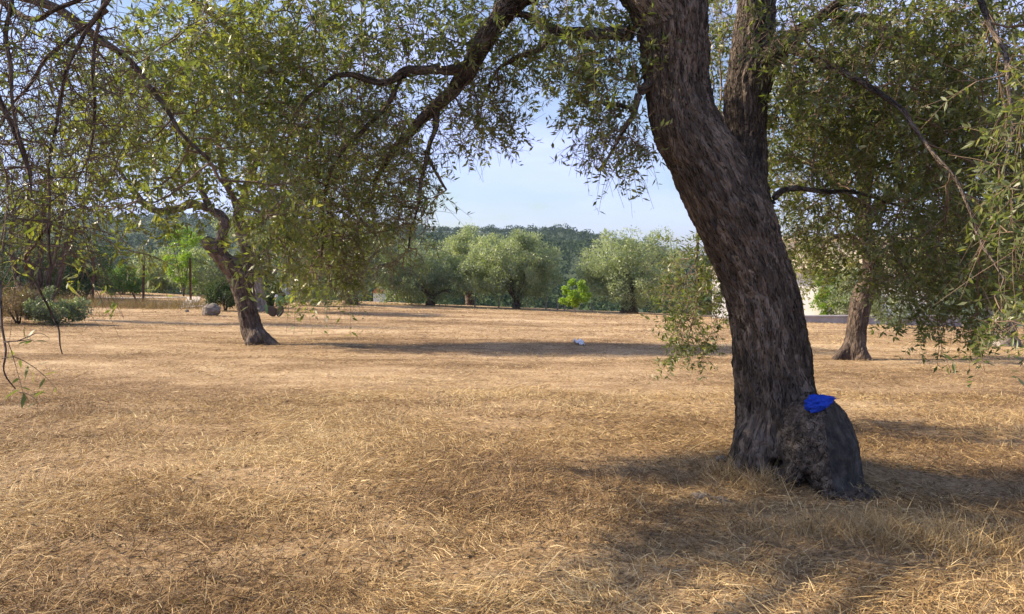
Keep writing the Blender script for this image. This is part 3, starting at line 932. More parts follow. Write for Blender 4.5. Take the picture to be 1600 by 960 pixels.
# limbs beyond the solid part
limbs = {
 'limb': np.vstack([limbL[6:-1], cont]),
 'h1': pxchain([(735, 98, 5.82, 8), (690, 112, 5.75, 7), (640, 112, 5.7, 6.5), (600, 130, 5.65, 5.5), (545, 118, 5.6, 4.5), (505, 132, 5.55, 3.5), (470, 165, 5.5, 2.4)], 5),
 'h2': pxchain([(684, 164, 5.93, 5), (678, 205, 5.9, 4.5), (662, 240, 5.88, 3.6), (656, 285, 5.85, 3), (652, 335, 5.83, 2.2), (640, 390, 5.8, 1.4)], 5),
 'h3': pxchain([(664, 238, 5.88, 3.2), (678, 268, 5.9, 2.4), (694, 300, 5.92, 1.6)], 4),
 'h4': pxchain([(640, 112, 5.7, 5), (610, 165, 5.7, 4.2), (560, 210, 5.75, 3.6), (520, 262, 5.8, 3), (505, 330, 5.85, 2.4), (500, 400, 5.9, 1.6)], 5),
 'm1': pxchain([(985, 52, 5.4, 12), (955, 50, 5.5, 10), (915, 49, 5.6, 9.5), (872, 46, 5.7, 8.5), (840, 30, 5.8, 7), (812, 18, 5.9, 5.5), (770, 30, 6.0, 4), (730, 70, 6.1, 3)], 5),
 'm2': pxchain([(872, 46, 5.7, 6), (850, 68, 5.75, 5), (818, 82, 5.8, 4), (780, 105, 5.9, 3), (765, 150, 6.0, 2)], 5),
 'm3': pxchain([(1016, 118, 5.4, 9), (1000, 142, 5.38, 6.5), (992, 172, 5.4, 5), (975, 198, 5.45, 4), (955, 232, 5.5, 2.8), (930, 262, 5.55, 1.6)], 5),
 'm4': pxchain([(992, 168, 5.4, 4), (960, 162, 5.5, 3.6), (925, 158, 5.6, 3), (890, 165, 5.7, 2)], 5),
 'r1': pxchain([(1190, 350, 5.6, 9), (1205, 318, 5.7, 6), (1235, 300, 5.8, 4.5), (1290, 296, 6.0, 3.6), (1370, 308, 6.2, 2.6), (1440, 330, 6.3, 1.8)], 5),
 'r2': pxchain([(1228, 70, 5.9, 9), (1280, 100, 5.7, 6.5), (1350, 130, 5.4, 5), (1420, 180, 5.1, 4), (1480, 260, 4.8, 3), (1530, 350, 4.6, 2.2), (1560, 430, 4.4, 1.5)], 5),
 'r3': pxchain([(1470, -90, 5.6, 7), (1520, -20, 5.2, 5), (1560, 60, 4.8, 4), (1580, 160, 4.4, 3), (1570, 260, 4.2, 2.4), (1555, 340, 4.1, 1.5)], 5),
 'r4': pxchain([(1290, 20, 5.8, 8), (1340, 30, 6.3, 7), (1420, 60, 6.8, 7), (1500, 120, 7.2, 5), (1560, 200, 7.4, 3)], 5),
 'b1': pxchain([(1150, 200, 6.2, 10), (1120, 185, 6.7, 7), (1098, 220, 7.2, 4), (1092, 300, 7.5, 2.6), (1088, 380, 7.6, 2), (1092, 450, 7.6, 1.4)], 5),
 'u1': spline([[*limbL[12, :3], 0.12], [0.9, 4.9, 4.1, 0.10], [0.6, 4.0, 4.7, 0.075], [0.2, 3.0, 5.0, 0.05], [-0.3, 2.0, 5.1, 0.03]], 5),
 'u2': spline([[*trunk_axis[-1, :3], 0.14], [1.3, 5.4, 5.6, 0.09], [1.1, 5.6, 6.4, 0.05]], 5),
 'u3': spline([[*limbL[20, :3], 0.10], [-0.4, 5.8, 3.8, 0.075], [-1.2, 6.2, 4.0, 0.05], [-2.2, 6.4, 3.9, 0.03]], 5),
 'u4': spline([[*stem2[-1, :3], 0.06], [2.6, 6.4, 5.0, 0.05], [3.4, 6.2, 5.4, 0.03]], 5),
 'u5': spline([[*fork2[-1, :3], 0.05], [3.4, 4.6, 4.4, 0.045], [3.9, 3.6, 4.3, 0.03]], 5),
}
starts = []
for nm, c in limbs.items():
    c = c if nm == 'limb' else wander(c, 0.05, 3.0, sum(map(ord, nm)))
    tv, tf, tco = tube_mesh([c], 14 if nm == 'limb' else 8, 5, 0.09)
    wood_part('branch', tv, tf, tco, M['bark'], main_tree)
    starts.append(samples(c[len(c) // 4:], 0.14))
starts = np.vstack(starts)
T = []
for a in [  # px, py, depth, half px, half py, half depth, n
  (1300, 110, 5.9, 110, 110, 0.7, 70), (1430, 60, 6.2, 130, 110, 0.9, 90), (1550, 100, 5.6, 110, 130, 0.8, 80),
  (1270, 230, 6.4, 70, 90, 0.6, 40), (1400, 220, 6.3, 110, 100, 0.8, 80), (1530, 270, 5.8, 110, 110, 0.8, 75),
  (1300, 340, 6.4, 70, 50, 0.5, 26), (1470, 370, 5.6, 100, 80, 0.8, 50), (1560, 440, 5.2, 60, 70, 0.6, 26), (1490, 490, 5.6, 80, 36, 0.6, 22),
  (1580, 340, 3.8, 40, 80, 0.4, 5), (1570, 510, 3.9, 50, 35, 0.3, 6), (1590, 180, 3.8, 40, 110, 0.4, 5),
  (1275, 385, 6.7, 50, 45, 0.4, 14), (1240, 300, 6.6, 40, 60, 0.4, 12), (1420, 420, 6.6, 70, 40, 0.5, 18),
  (1085, 455, 7.6, 50, 75, 0.45, 60), (1075, 530, 7.6, 42, 35, 0.3, 14), (1110, 380, 7.5, 40, 45, 0.4, 22),
  (935, 110, 5.6, 75, 80, 0.5, 55), (900, 30, 5.8, 110, 50, 0.6, 40), (960, 215, 5.5, 50, 45, 0.3, 16),
  (790, 80, 6.0, 80, 60, 0.5, 24), (760, 170, 6.1, 55, 60, 0.4, 18), (740, 20, 6.0, 110, 60, 0.6, 26),
  (640, 60, 5.8, 110, 70, 0.7, 25), (520, 70, 5.7, 110, 80, 0.8, 27), (600, 200, 5.9, 70, 70, 0.5, 12),
  (520, 230, 5.8, 80, 80, 0.6, 22), (450, 160, 5.6, 80, 80, 0.7, 22), (560, 320, 6.0, 70, 80, 0.5, 12), (500, 380, 6.0, 70, 70, 0.5, 16),
  (650, 300, 5.9, 45, 60, 0.3, 6), (430, 300, 5.7, 60, 80, 0.5, 16),
  (1255, 45, 5.5, 60, 55, 0.25, 22), (1118, 70, 7.2, 45, 90, 0.5, 34), (1110, 170, 7.3, 35, 40, 0.4, 10),
  (1340, 180, 6.6, 120, 120, 0.6, 40), (1480, 160, 6.4, 120, 140, 0.6, 50)]:
    T.append(clump(*a[:6], int(a[6] * 4.2), rg))
for c, r, n in [((0.2, 2.6, 5.1), (1.6, 1.4, 0.6), 90), ((1.2, 5.5, 6.2), (1.5, 1.3, 0.8), 90), ((-1.4, 6.3, 4.2), (1.4, 1.0, 0.5), 70),
                ((3.4, 6.0, 5.4), (1.3, 1.2, 0.8), 80), ((4.0, 4.0, 4.4), (1.0, 1.2, 0.7), 70), ((2.6, 7.6, 4.6), (1.2, 0.9, 0.8), 60)]:
    T.append(ball(c, r, int(n * 1.6), rg))
foliage(main_tree, starts, np.vstack(T), rg, step=0.10, kill=0.10, maxit=110, shoots=4, inner=1.7, length=(0.12, 0.36), leaves=(9, 20), droop=(-0.1, 0.5),
        leaf_len=0.055, wide=0.32, stem_seg=3, lod=1, mat=M['olive_near'], bare=0.28, tint0=0.45, cap=0.016, singles=300, trop=(0, 0, -0.15), down=0.3, stem_r=0.0017, twig_mat='twig_red')
T = np.vstack([clump(*a[:6], a[6] * 8, rg) for a in [(600, 190, 5.9, 80, 70, 0.4, 40), (560, 300, 6.0, 80, 90, 0.4, 44), (520, 380, 6.0, 80, 70, 0.4, 34), (640, 290, 5.9, 50, 70, 0.3, 26),
  (620, 370, 6.0, 50, 60, 0.3, 14), (760, 150, 6.1, 60, 60, 0.3, 22), (960, 220, 5.5, 60, 50, 0.25, 22), (470, 240, 5.7, 90, 90, 0.5, 36), (690, 190, 5.95, 50, 60, 0.3, 16)]])
foliage(main_tree, starts, T, rg, step=0.08, kill=0.06, maxit=110, shoots=2, inner=0.5, length=(0.08, 0.26), leaves=(2, 9), droop=(0.1, 0.5), leaf_len=0.055, wide=0.26,
        stem_seg=5, lod=1, mat=M['olive_near'], bare=0.65, tint0=0.5, cap=0.012, tip=0.0018, trop=(0, 0, -0.3), down=0.7, stem_r=0.0018, twig_mat='twig_red')

# blue rag wedged on top of the burl
def rag():
    c = P(1277, 630, 5.03)
    n, m_ = 64, 36
    th = np.linspace(0, 2 * np.pi, n, endpoint=False); ph = np.linspace(0.03, np.pi - .03, m_)
    PH, TH = np.meshgrid(ph, th, indexing='ij')
    d = np.stack([np.cos(PH), np.sin(PH) * np.cos(TH), np.sin(PH) * np.sin(TH)], -1).reshape(-1, 3)
    w1 = fbm(d * 2.2 + 3, 3, 61)
    fold = 1 - np.abs(fbm(d * np.array([3.0, 4.4, 4.4]) + 7 + 0.4 * w1[:, None], 3, 62)) * 1.6
    k = 0.66 + 0.30 * w1 + 0.42 * fold
    v = d * k[:, None] * np.array([0.072, 0.045, 0.054])
    tail = np.clip(d[:, 0], 0, 1) ** 2
    v[:, 0] += 0.035 * tail
    v[:, 2] = v[:, 2] * (1 - 0.45 * tail) + 0.030 * tail
    lft = np.clip(-d[:, 0], 0, 1)
    v[:, 2] = v[:, 2] * (1 + 0.25 * lft) - 0.018 * lft
    v = v + c
    F_ = [(i * n + j, i * n + (j + 1) % n, i * n + n + (j + 1) % n, i * n + n + j) for i in range(m_ - 1) for j in range(n)]
    F_ += [tuple(range(n - 1, -1, -1)), tuple(range((m_ - 1) * n, m_ * n))]
    me = bpy.data.meshes.new('blue_rag'); me.from_pydata(v.tolist(), [], F_)
    me.materials.append(noise_mat('blue_cloth', [(0.3, (0.005, 0.035, 0.36)), (0.7, (0.010, 0.07, 0.58))], 60, 0.6, 0.25, 0.004, spec=0.3))
    me.polygons.foreach_set('use_smooth', np.ones(len(F_), bool))
    link('blue_rag', me, label='crumpled bright blue rag lying on top of the sawn burl', cat='rag')
rag()

# ================================================================== the olive on the left, in the field
def field_olive(name, base, chains, vox, axis_i, label, cat_group, mat='bark_far', lo=None, hi=None, amp=0.02, plate=0.05, branches=(), slim=0.84):
    t = thing(name, base, label, 'tree', cat_group)
    allp = np.vstack([c[:, :3] for c in chains])
    rmax = max(c[:, 3].max() for c in chains) + 0.12
    s_ = Solid(allp.min(0) - rmax, allp.max(0) + rmax, vox)
    for c in chains:
        c[:, 3] *= slim
        s_.chain(c, 0.06)
    v, f, lab = s_.surface()
    v2, co = bark_relief(v, f, [chains[axis_i]], amp, plate, 0.3, 0.03, 13)
    wood_part('trunk', v2, f, co, M[mat], t)
    for b in branches:
        b = wander(b, 0.06, 2.2, 7)
        tv, tf, tco = tube_mesh([b], 8, 3)
        wood_part('branch', tv, tf, tco, M[mat], t)
    return t

rl = np.random.default_rng(23)
LB = on_ground(400, 538)
dl = LB[1]
print('left tree depth', dl, LB)
k_ = dl
ax = pxchain([(404, 560, k_, 27), (402, 538, k_, 22), (394, 515, k_, 19), (388, 490, k_, 18), (381, 460, k_, 19), (374, 432, k_, 22), (368, 418, k_, 20)], 6)
ch = [ax,
      pxchain([(372, 430, k_, 17), (352, 410, k_ - .1, 16), (338, 392, k_ - .2, 15), (326, 380, k_ - .25, 14)], 5),
      pxchain([(366, 425, k_ - .1, 12), (344, 395, k_ - .3, 8), (347, 365, k_ - .2, 10), (350, 345, k_ - .1, 10), (330, 328, k_, 8), (300, 317, k_, 7)], 5),
      pxchain([(385, 440, k_, 14), (390, 410, k_ + .15, 12), (380, 372, k_ + .2, 10), (372, 340, k_ + .2, 9), (385, 300, k_ + .2, 7)], 5),
      pxchain([(402, 525, k_ - .15, 14), (388, 542, k_ - .35, 10), (380, 552, k_ - .45, 5)], 4),
      pxchain([(402, 525, k_, 15), (430, 540, k_ - .1, 9), (455, 548, k_ - .1, 5)], 4)]
br = [pxchain([(300, 317, k_, 7), (268, 330, k_ - .1, 6), (235, 328, k_ - .2, 5), (205, 290, k_ - .2, 3.5), (170, 250, k_ - .2, 2)], 5),
      pxchain([(330, 328, k_, 6), (315, 295, k_ + .2, 4.5), (300, 250, k_ + .3, 3.5), (270, 200, k_ + .5, 2)], 5),
      pxchain([(385, 300, k_ + .2, 7), (400, 250, k_ + .4, 6), (430, 200, k_ + .5, 4.5), (450, 140, k_ + .5, 3)], 5),
      pxchain([(380, 360, k_ + .2, 7), (430, 330, k_ + .1, 6), (490, 310, k_, 4.5), (550, 330, k_, 3), (590, 370, k_, 2)], 5),
      pxchain([(374, 340, k_ + .2, 6), (350, 270, k_ + .8, 5), (340, 200, k_ + 1.2, 4), (330, 130, k_ + 1.4, 2.5)], 5),
      pxchain([(430, 200, k_ + .5, 4), (500, 200, k_ + 1, 3.2), (570, 220, k_ + 1.2, 2)], 5)]
left_tree = field_olive('olive_tree', LB, ch, 0.022, 0, 'olive tree with forked trunk and one sawn-off limb, standing near the rusty fence', 'olive trees of the grove', branches=br, amp=0.016, plate=0.05)
T = np.vstack([clump(*a[:6], int(a[6] * 3), rl) for a in [
  (250, 220, k_, 110, 75, 1.2, 70), (380, 170, k_ + .5, 130, 90, 1.4, 110), (520, 210, k_ + .5, 120, 90, 1.3, 100), (600, 290, k_, 70, 90, 0.9, 60),
  (470, 290, k_, 80, 70, 1.0, 60), (530, 400, k_, 75, 60, 0.8, 50), (490, 430, k_ - .5, 50, 34, 0.5, 24), (170, 250, k_, 40, 50, 0.8, 20),
  (340, 90, k_ + 1, 150, 60, 1.4, 70), (500, 110, k_ + 1, 120, 60, 1.3, 60), (450, 350, k_ + .6, 45, 40, 0.6, 20), (200, 140, k_ + .5, 90, 60, 1.2, 40)]])
foliage(left_tree, np.vstack([samples(b, 0.2) for b in br]), T, rl, step=0.16, kill=0.17, shoots=4, inner=1.3, length=(0.18, 0.48), leaves=(12, 24), droop=(0.0, 0.6), down=0.2,
        leaf_len=0.078, wide=0.3, lod=1, mat=M['olive_near'], bare=0.12, tint0=0.5, cap=0.03, stem_seg=3, stem_r=0.0022)

# ================================================================== the olive on the right, behind the big one
rr_ = np.random.default_rng(31)
RB = on_ground(1337, 562)
k_ = RB[1]
print('right tree depth', k_)
ax = pxchain([(1334, 585, k_, 34), (1334, 560, k_, 27), (1337, 530, k_, 20), (1340, 500, k_, 19), (1346, 470, k_, 20), (1358, 440, k_, 20), (1362, 415, k_, 17),
              (1354, 380, k_, 14), (1348, 340, k_, 13), (1352, 290, k_, 11)], 6)
ch = [ax, pxchain([(1358, 445, k_, 14), (1374, 436, k_ - .1, 10), (1384, 432, k_ - .15, 8)], 4),
      pxchain([(1325, 545, k_ - .05, 14), (1310, 560, k_ - .1, 10), (1298, 568, k_ - .1, 5)], 4),
      pxchain([(1340, 545, k_ - .15, 13), (1354, 562, k_ - .25, 10), (1364, 572, k_ - .3, 6)], 4)]
br = [pxchain([(1350, 350, k_, 9), (1400, 300, k_ - .3, 7), (1460, 280, k_ - .6, 5), (1530, 300, k_ - .8, 3)], 5),
      pxchain([(1350, 340, k_, 9), (1300, 280, k_ + .3, 7), (1250, 250, k_ + .4, 5), (1200, 260, k_ + .4, 3)], 5),
      pxchain([(1352, 290, k_, 10), (1370, 220, k_ + .2, 8), (1400, 150, k_ + .3, 5), (1420, 80, k_ + .4, 3)], 5),
      pxchain([(1352, 290, k_, 8), (1320, 200, k_ - .2, 6), (1300, 130, k_ - .3, 4)], 5),
      pxchain([(1356, 400, k_, 6), (1330, 370, k_ - .5, 4.5), (1300, 370, k_ - .8, 3), (1275, 395, k_ - .9, 2)], 5)]
right_tree = field_olive('olive_tree', RB, ch, 0.02, 0, 'olive tree with leaning dark trunk in front of the white house', 'olive trees of the grove', branches=br, amp=0.015, plate=0.05, slim=0.8)
T = np.vstack([clump(*a[:6], int(a[6] * 2.6), rr_) for a in [
  (1250, 250, k_ + .4, 110, 80, 1.0, 55), (1400, 230, k_, 130, 100, 1.2, 80), (1520, 290, k_ - .5, 90, 80, 1.0, 50), (1380, 110, k_ + .3, 150, 80, 1.3, 70),
  (1290, 370, k_ - .6, 60, 45, 0.5, 34), (1270, 420, k_ - .6, 35, 30, 0.4, 12), (1335, 400, k_ + .5, 50, 30, 0.4, 12), (1420, 400, k_ - .3, 60, 40, 0.5, 22), (1230, 160, k_ + .3, 90, 80, 0.9, 30), (1480, 380, k_ - .6, 60, 50, 0.6, 22), (1440, 340, k_ - .2, 70, 50, 0.7, 26), (1560, 200, k_, 80, 90, 1.0, 40)]])
foliage(right_tree, np.vstack([samples(b, 0.2) for b in br]), T, rr_, step=0.16, kill=0.17, shoots=4, inner=1.6, length=(0.18, 0.48), leaves=(12, 24), droop=(0.0, 0.6), down=0.2,
        leaf_len=0.08, wide=0.33, lod=1, mat=M['olive_near'], bare=0.15, tint0=0.72, cap=0.025, stem_seg=3, stem_r=0.002)

# ================================================================== the olive left of the frame, whose branches hang into the view
rn = np.random.default_rng(41)
NB = np.array([-4.75, 2.3, gz(-4.75, 2.3)])
z0 = NB[2]
ax = spline([[-4.75, 2.3, z0 - .2, .42], [-4.75, 2.3, z0 + .1, .33], [-4.7, 2.32, z0 + .8, .27], [-4.6, 2.4, z0 + 1.5, .26], [-4.5, 2.5, z0 + 2.1, .2], [-4.4, 2.6, z0 + 2.8, .13]], 6)
ch = [ax, spline([[-4.6, 2.4, z0 + 1.5, .17], [-5.2, 2.1, z0 + 2.1, .14], [-5.7, 1.7, z0 + 2.8, .1]], 5)]
br = [spline([[-4.5, 2.5, z0 + 2.1, .08], [-3.9, 3.3, z0 + 2.85, .055], [-3.2, 4.0, z0 + 3.1, .04], [-2.6, 4.4, z0 + 2.95, .028], [-2.1, 4.5, z0 + 2.6, .016], [-1.7, 4.5, z0 + 2.1, .009]], 6),
      spline([[-4.5, 2.6, z0 + 2.4, .08], [-4.1, 3.9, z0 + 3.2, .055], [-3.2, 5.2, z0 + 3.6, .04], [-2.3, 5.8, z0 + 3.4, .026], [-1.6, 5.9, z0 + 2.8, .013]], 6),
      spline([[-4.5, 2.5, z0 + 2.2, .08], [-3.9, 2.8, z0 + 2.9, .055], [-3.2, 3.05, z0 + 3.15, .038], [-2.6, 3.1, z0 + 2.9, .024], [-2.1, 3.1, z0 + 2.4, .014], [-1.85, 3.1, z0 + 1.9, .008]], 6),
      pxchain([(-60, -60, 3.4, 5), (40, 30, 3.3, 4), (100, 10, 3.2, 3.6), (175, -25, 3.1, 3.2)], 5),
      pxchain([(178, -30, 3.15, 3.6), (120, 110, 3.15, 3), (95, 190, 3.2, 2.6), (85, 250, 3.2, 2.3), (78, 330, 3.2, 2), (72, 420, 3.2, 1.5)], 5),
      pxchain([(160, -70, 3.4, 3.5), (148, 80, 3.4, 3), (145, 170, 3.4, 2.2), (142, 235, 3.4, 1.6)], 5),
      pxchain([(20, -40, 3.0, 3.6), (18, 60, 3.0, 3.2), (22, 160, 3.0, 2.6), (45, 240, 3.0, 2.2), (60, 300, 3.0, 1.4)], 5),
      pxchain([(160, 20, 3.3, 3.2), (70, 110, 3.3, 2.6), (30, 160, 3.35, 2), (-30, 250, 3.4, 1.4)], 5),
      pxchain([(-60, 330, 2.7, 2.6), (-15, 420, 2.6, 2.2), (4, 520, 2.5, 1.8), (3, 575, 2.5, 1.4), (22, 608, 2.5, 1)], 5),
      pxchain([(36, 432, 3.6, 2.2), (58, 452, 3.6, 2.1), (72, 500, 3.6, 1.8), (88, 525, 3.6, 1.5), (97, 562, 3.6, 0.9)], 5),
      pxchain([(78, 330, 3.2, 2.0), (50, 390, 3.4, 2), (36, 432, 3.6, 2)], 4),
      spline([[-5.7, 1.7, z0 + 2.8, .1], [-6.1, 1.5, z0 + 3.5, .06], [-6.6, 1.3, z0 + 3.9, .03]], 5),
      spline([[-4.4, 2.6, z0 + 2.8, .12], [-4.4, 2.8, z0 + 3.6, .08], [-4.6, 3.2, z0 + 4.3, .04]], 5)]
near_tree = field_olive('olive_tree', NB, ch, 0.03, 0, 'olive tree whose thin bare twigs hang into the left edge of the view', 'olive trees of the grove', branches=br)
T = np.vstack([clump(*a[:6], int(a[6] * 4), rn) for a in [
  (330, 60, 5.0, 110, 70, 0.7, 32), (220, 110, 4.8, 80, 70, 0.7, 22), (420, 40, 5.6, 110, 60, 0.7, 26), (160, 220, 4.6, 60, 60, 0.5, 16), (330, 180, 4.8, 80, 80, 0.5, 44), (250, 230, 4.9, 80, 50, 0.4, 26),
  (435, 320, 4.6, 42, 80, 0.4, 26), (440, 395, 4.7, 40, 45, 0.4, 12), (200, 320, 4.2, 70, 30, 0.4, 9), (235, 395, 3.9, 30, 22, 0.2, 3), (120, 300, 4.2, 40, 50, 0.4, 9),
  (290, 280, 4.6, 40, 40, 0.4, 5)]] + [ball(c, r, int(n * 1.4), rn) for c, r, n in
  [((-6.3, 1.4, z0 + 3.8), (1.0, 1.2, .7), 50), ((-4.6, 3.0, z0 + 4.4), (1.3, 1.0, .6), 26), ((-3.6, 2.0, z0 + 3.8), (1.1, 0.8, .5), 24)]])
foliage(near_tree, np.vstack([samples(b, 0.16) for b in br[:3] + br[-2:]]), T, rn, step=0.10, kill=0.10, maxit=105, shoots=4, inner=1.6, length=(0.12, 0.36), leaves=(9, 20), droop=(-0.1, 0.5),
        leaf_len=0.053, wide=0.32, stem_seg=3, lod=1, mat=M['olive_near'], bare=0.2, tint0=0.56, cap=0.016, singles=300, trop=(0, 0, -0.15), down=0.25, twig_mat='twig_red')
# the tangle of bare twigs
T = np.vstack([clump(*a, rn) for a in [(50, 60, 3.2, 110, 110, 0.4, 760), (60, 230, 3.2, 100, 110, 0.4, 520), (150, 120, 3.4, 60, 120, 0.3, 300), (70, 360, 3.3, 70, 70, 0.3, 150)]])
foliage(near_tree, np.vstack([samples(b, 0.08) for b in br[3:8]]), T, rn, step=0.05, kill=0.04, shoots=1, inner=0.3, length=(0.12, 0.34), leaves=(1, 7),
        leaf_len=0.05, wide=0.23, lod=2, mat=M['olive_near'], bare=0.6, tint0=0.5, cap=0.006, tip=0.0014, trop=(0, 0, -0.1), down=0.3)
T = np.vstack([clump(*a, rn) for a in [(20, 535, 2.5, 30, 22, 0.1, 7), (35, 600, 2.5, 14, 10, 0.05, 3), (5, 580, 2.5, 10, 20, 0.05, 2)]])
foliage(near_tree, samples(br[8], 0.05), T, rn, step=0.04, kill=0.05, shoots=1, inner=0.15, length=(0.06, 0.13), leaves=(5, 9), leaf_len=0.05, wide=0.22, lod=2,
        mat=M['olive_near'], bare=0.1, tint0=0.5, cap=0.003, tip=0.0014, down=0.1)

# ================================================================== trees and bushes farther off
def leaf_cloud(centres, rads, per, rng, leaf_len, outward=0.6):
    """leaf-sized faces spread through clumps, more of them near each clump's skin"""
    n = len(centres)
    own = np.repeat(np.arange(n), per)
    m = len(own)
    q = norm(rng.normal(size=(m, 3)))
    rad = rng.uniform(0.2, 1.0, (m, 1)) ** 0.5
    pos = centres[own] + q * rad * rads[own]
    d = norm(q * outward + 0.7 * rng.normal(size=(m, 3)) + np.array([0, 0, 0.15]))
    up = q + np.array([0, 0, 0.6]) + 0.6 * rng.normal(size=(m, 3))
    nr = norm(up - (up * d).sum(1)[:, None] * d)
    return dict(pos=pos, dir=d, nrm=nr, len=leaf_len * rng.uniform(0.6, 1.3, m), own=own)

def far_tree(name, base, crown, label, cat='tree', group=None, stems=4, leaves=26000, leaf_len=0.14, wide=0.35, mat='olive_far', bark='bark_far',
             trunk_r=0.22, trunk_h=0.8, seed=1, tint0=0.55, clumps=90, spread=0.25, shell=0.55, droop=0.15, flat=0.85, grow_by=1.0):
    """short trunk, rising stems and a clumpy crown (crown = list of (centre, radii))"""
    rng = np.random.default_rng(seed)
    base = np.asarray(base, float)
    t = thing(name, base, label, cat, group)
    C = np.array([c for c, r in crown]); R = np.array([r for c, r in crown])
    vol = np.prod(R, axis=1) ** 0.7
    R = R * grow_by
    which = rng.choice(len(C), clumps, p=vol / vol.sum())
    q = norm(rng.normal(size=(clumps, 3)))
    q[:, 2] = q[:, 2] * 0.95 + 0.05
    cc = C[which] + q * R[which] * rng.uniform(shell, 0.95, (clumps, 1))
    cc[:, 2] = np.maximum(cc[:, 2], ground_z(cc[:, 0], cc[:, 1]) + 0.12)
    mean = R.mean()
    rad = mean * rng.uniform(0.16, 0.34, (clumps, 1)) * np.array([1, 1, flat])
    # wood
    chains = []
    top = base + np.array([0, 0, trunk_h])
    lean = rng.normal(0, spread * 0.3, 2)
    top[:2] += lean
    if trunk_h > 0.25:
        chains.append(wander(spline([[*(base - np.array([0, 0, .15])), trunk_r * 1.5], [*(base + np.array([0, 0, trunk_h * .2])), trunk_r * 1.12],
                              [*(base * .4 + top * .6), trunk_r * 0.95], [*top, trunk_r * 0.9]], 5), 0.08, 2.0, seed))
    aim = cc[rng.choice(clumps, stems * 2)]
    for k in range(stems * 2):
        a = top if trunk_h > 0.25 else base - np.array([0, 0, .1])
        m_ = a * 0.55 + aim[k] * 0.45 + np.array([0, 0, 0.15 * mean])
        r0 = trunk_r * (0.55 if k < stems else 0.3)
        chains.append(wander(spline([[*a, r0], [*m_, r0 * 0.6], [*aim[k], r0 * 0.15]], 6), 0.15 * mean * 0.4, 1.1, seed + k))
    tv, tf, tco = tube_mesh(chains[:1], 12, seed, 0.12)
    wood_part('trunk', tv, tf, tco, M[bark], t)
    tv, tf, tco = tube_mesh(chains[1:], 6, seed)
    link('branches', mesh_from('branches', tv, tf, mats=[M[bark]], smooth=True, vattrs={'barkco': tco}), t)
    Lf = leaf_cloud(cc, rad, max(1, leaves // clumps), rng, leaf_len)
    ok = Lf['pos'][:, 2] > ground_z(Lf['pos'][:, 0], Lf['pos'][:, 1]) + 0.03
    Lf = {k: v[ok] for k, v in Lf.items()}
    sh = rng.normal(0, 0.13, clumps)
    tint = np.clip(tint0 + sh[Lf['own']] + rng.normal(0, 0.13, len(Lf['own'])), 0, 1)
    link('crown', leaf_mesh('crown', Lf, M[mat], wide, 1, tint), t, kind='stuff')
    return t

def PC(px, py, d, hx, hy, depth=None):
    return (P(px, py, d), np.array([hx * mpp(d), depth if depth else hx * mpp(d) * 0.9, hy * mpp(d)]))

def base_at(px, py, d):
    """foot of a thing at a given distance, standing on the ground"""
    p = P(px, py, d)
    return np.array([p[0], p[1], gz(p[0], p[1])])

EDGE = 'olive trees along the far edge of the field'
g = on_ground(983, 490)
far_tree('olive_tree', g, [PC(960, 415, g[1], 52, 50), PC(1010, 415, g[1], 52, 48), PC(985, 452, g[1], 70, 28), PC(940, 440, g[1], 32, 40)],
         'silvery olive tree with dark thick trunk behind the lime green sapling', group=EDGE, grow_by=1.17, shell=0.45, seed=51, trunk_r=0.42, trunk_h=1.1, leaves=42000, clumps=170, tint0=0.68)
g = on_ground(808, 482.5)
far_tree('olive_tree', g, [PC(800, 415, g[1], 68, 48), PC(770, 430, g[1], 52, 44), PC(835, 432, g[1], 42, 42), PC(812, 378, g[1], 22, 14)],
         'round silvery olive tree with several thin stems in the middle of the field edge', group=EDGE, grow_by=1.17, shell=0.45, seed=52, trunk_r=0.22, trunk_h=0.35, stems=6, leaves=42000, clumps=170, tint0=0.58)
g = on_ground(672, 478)
far_tree('olive_tree', g, [PC(668, 425, g[1], 62, 44), PC(640, 440, g[1], 50, 36), PC(700, 440, g[1], 40, 36)],
         'grey green olive tree seen through the hanging twigs, beside the tiny white hut', group=EDGE, grow_by=1.17, shell=0.45, seed=53, trunk_r=0.22, trunk_h=0.5, leaves=30000, clumps=130, tint0=0.45)
g = base_at(735, 470, 51)
far_tree('olive_tree', g, [PC(738, 412, 51, 46, 48), PC(720, 395, 51, 26, 30)],
         'tall pale olive tree standing behind the two round ones', group=EDGE, grow_by=1.17, shell=0.45, seed=54, trunk_r=0.25, trunk_h=0.8, leaves=24000, clumps=110, tint0=0.7)
g = on_ground(548, 476)
far_tree('olive_tree', g, [PC(530, 410, g[1], 70, 48), PC(590, 400, g[1] + 2, 40, 40), PC(540, 440, g[1], 50, 30)],
         'shaded olive tree with black trunk, left of the tiny white hut', group=EDGE, grow_by=1.17, shell=0.45, seed=55, trunk_r=0.32, trunk_h=1.0, leaves=20000, clumps=80, tint0=0.35)
g = on_ground(897, 489)
far_tree('sapling', g, [PC(899, 458, g[1], 25, 24), PC(893, 470, g[1], 16, 12)], 'small lime green sapling in front of the silvery olive', 'sapling', seed=56, mat='lime_leaf', trunk_r=0.06, trunk_h=0.7,
         stems=3, leaves=5000, clumps=30, leaf_len=0.12, wide=0.5, bark='bark_pale')
g = on_ground(406, 486)
far_tree('olive_tree', g, [PC(440, 390, g[1], 70, 60), PC(400, 350, g[1] + 1, 70, 50), PC(470, 430, g[1], 50, 34)],
         'olive tree with straight pale trunk right behind the forked olive', group='olive trees of the grove', seed=57, trunk_r=0.2, trunk_h=1.5, leaves=16000, clumps=70, tint0=0.35, bark='bark_pale', leaf_len=0.11)
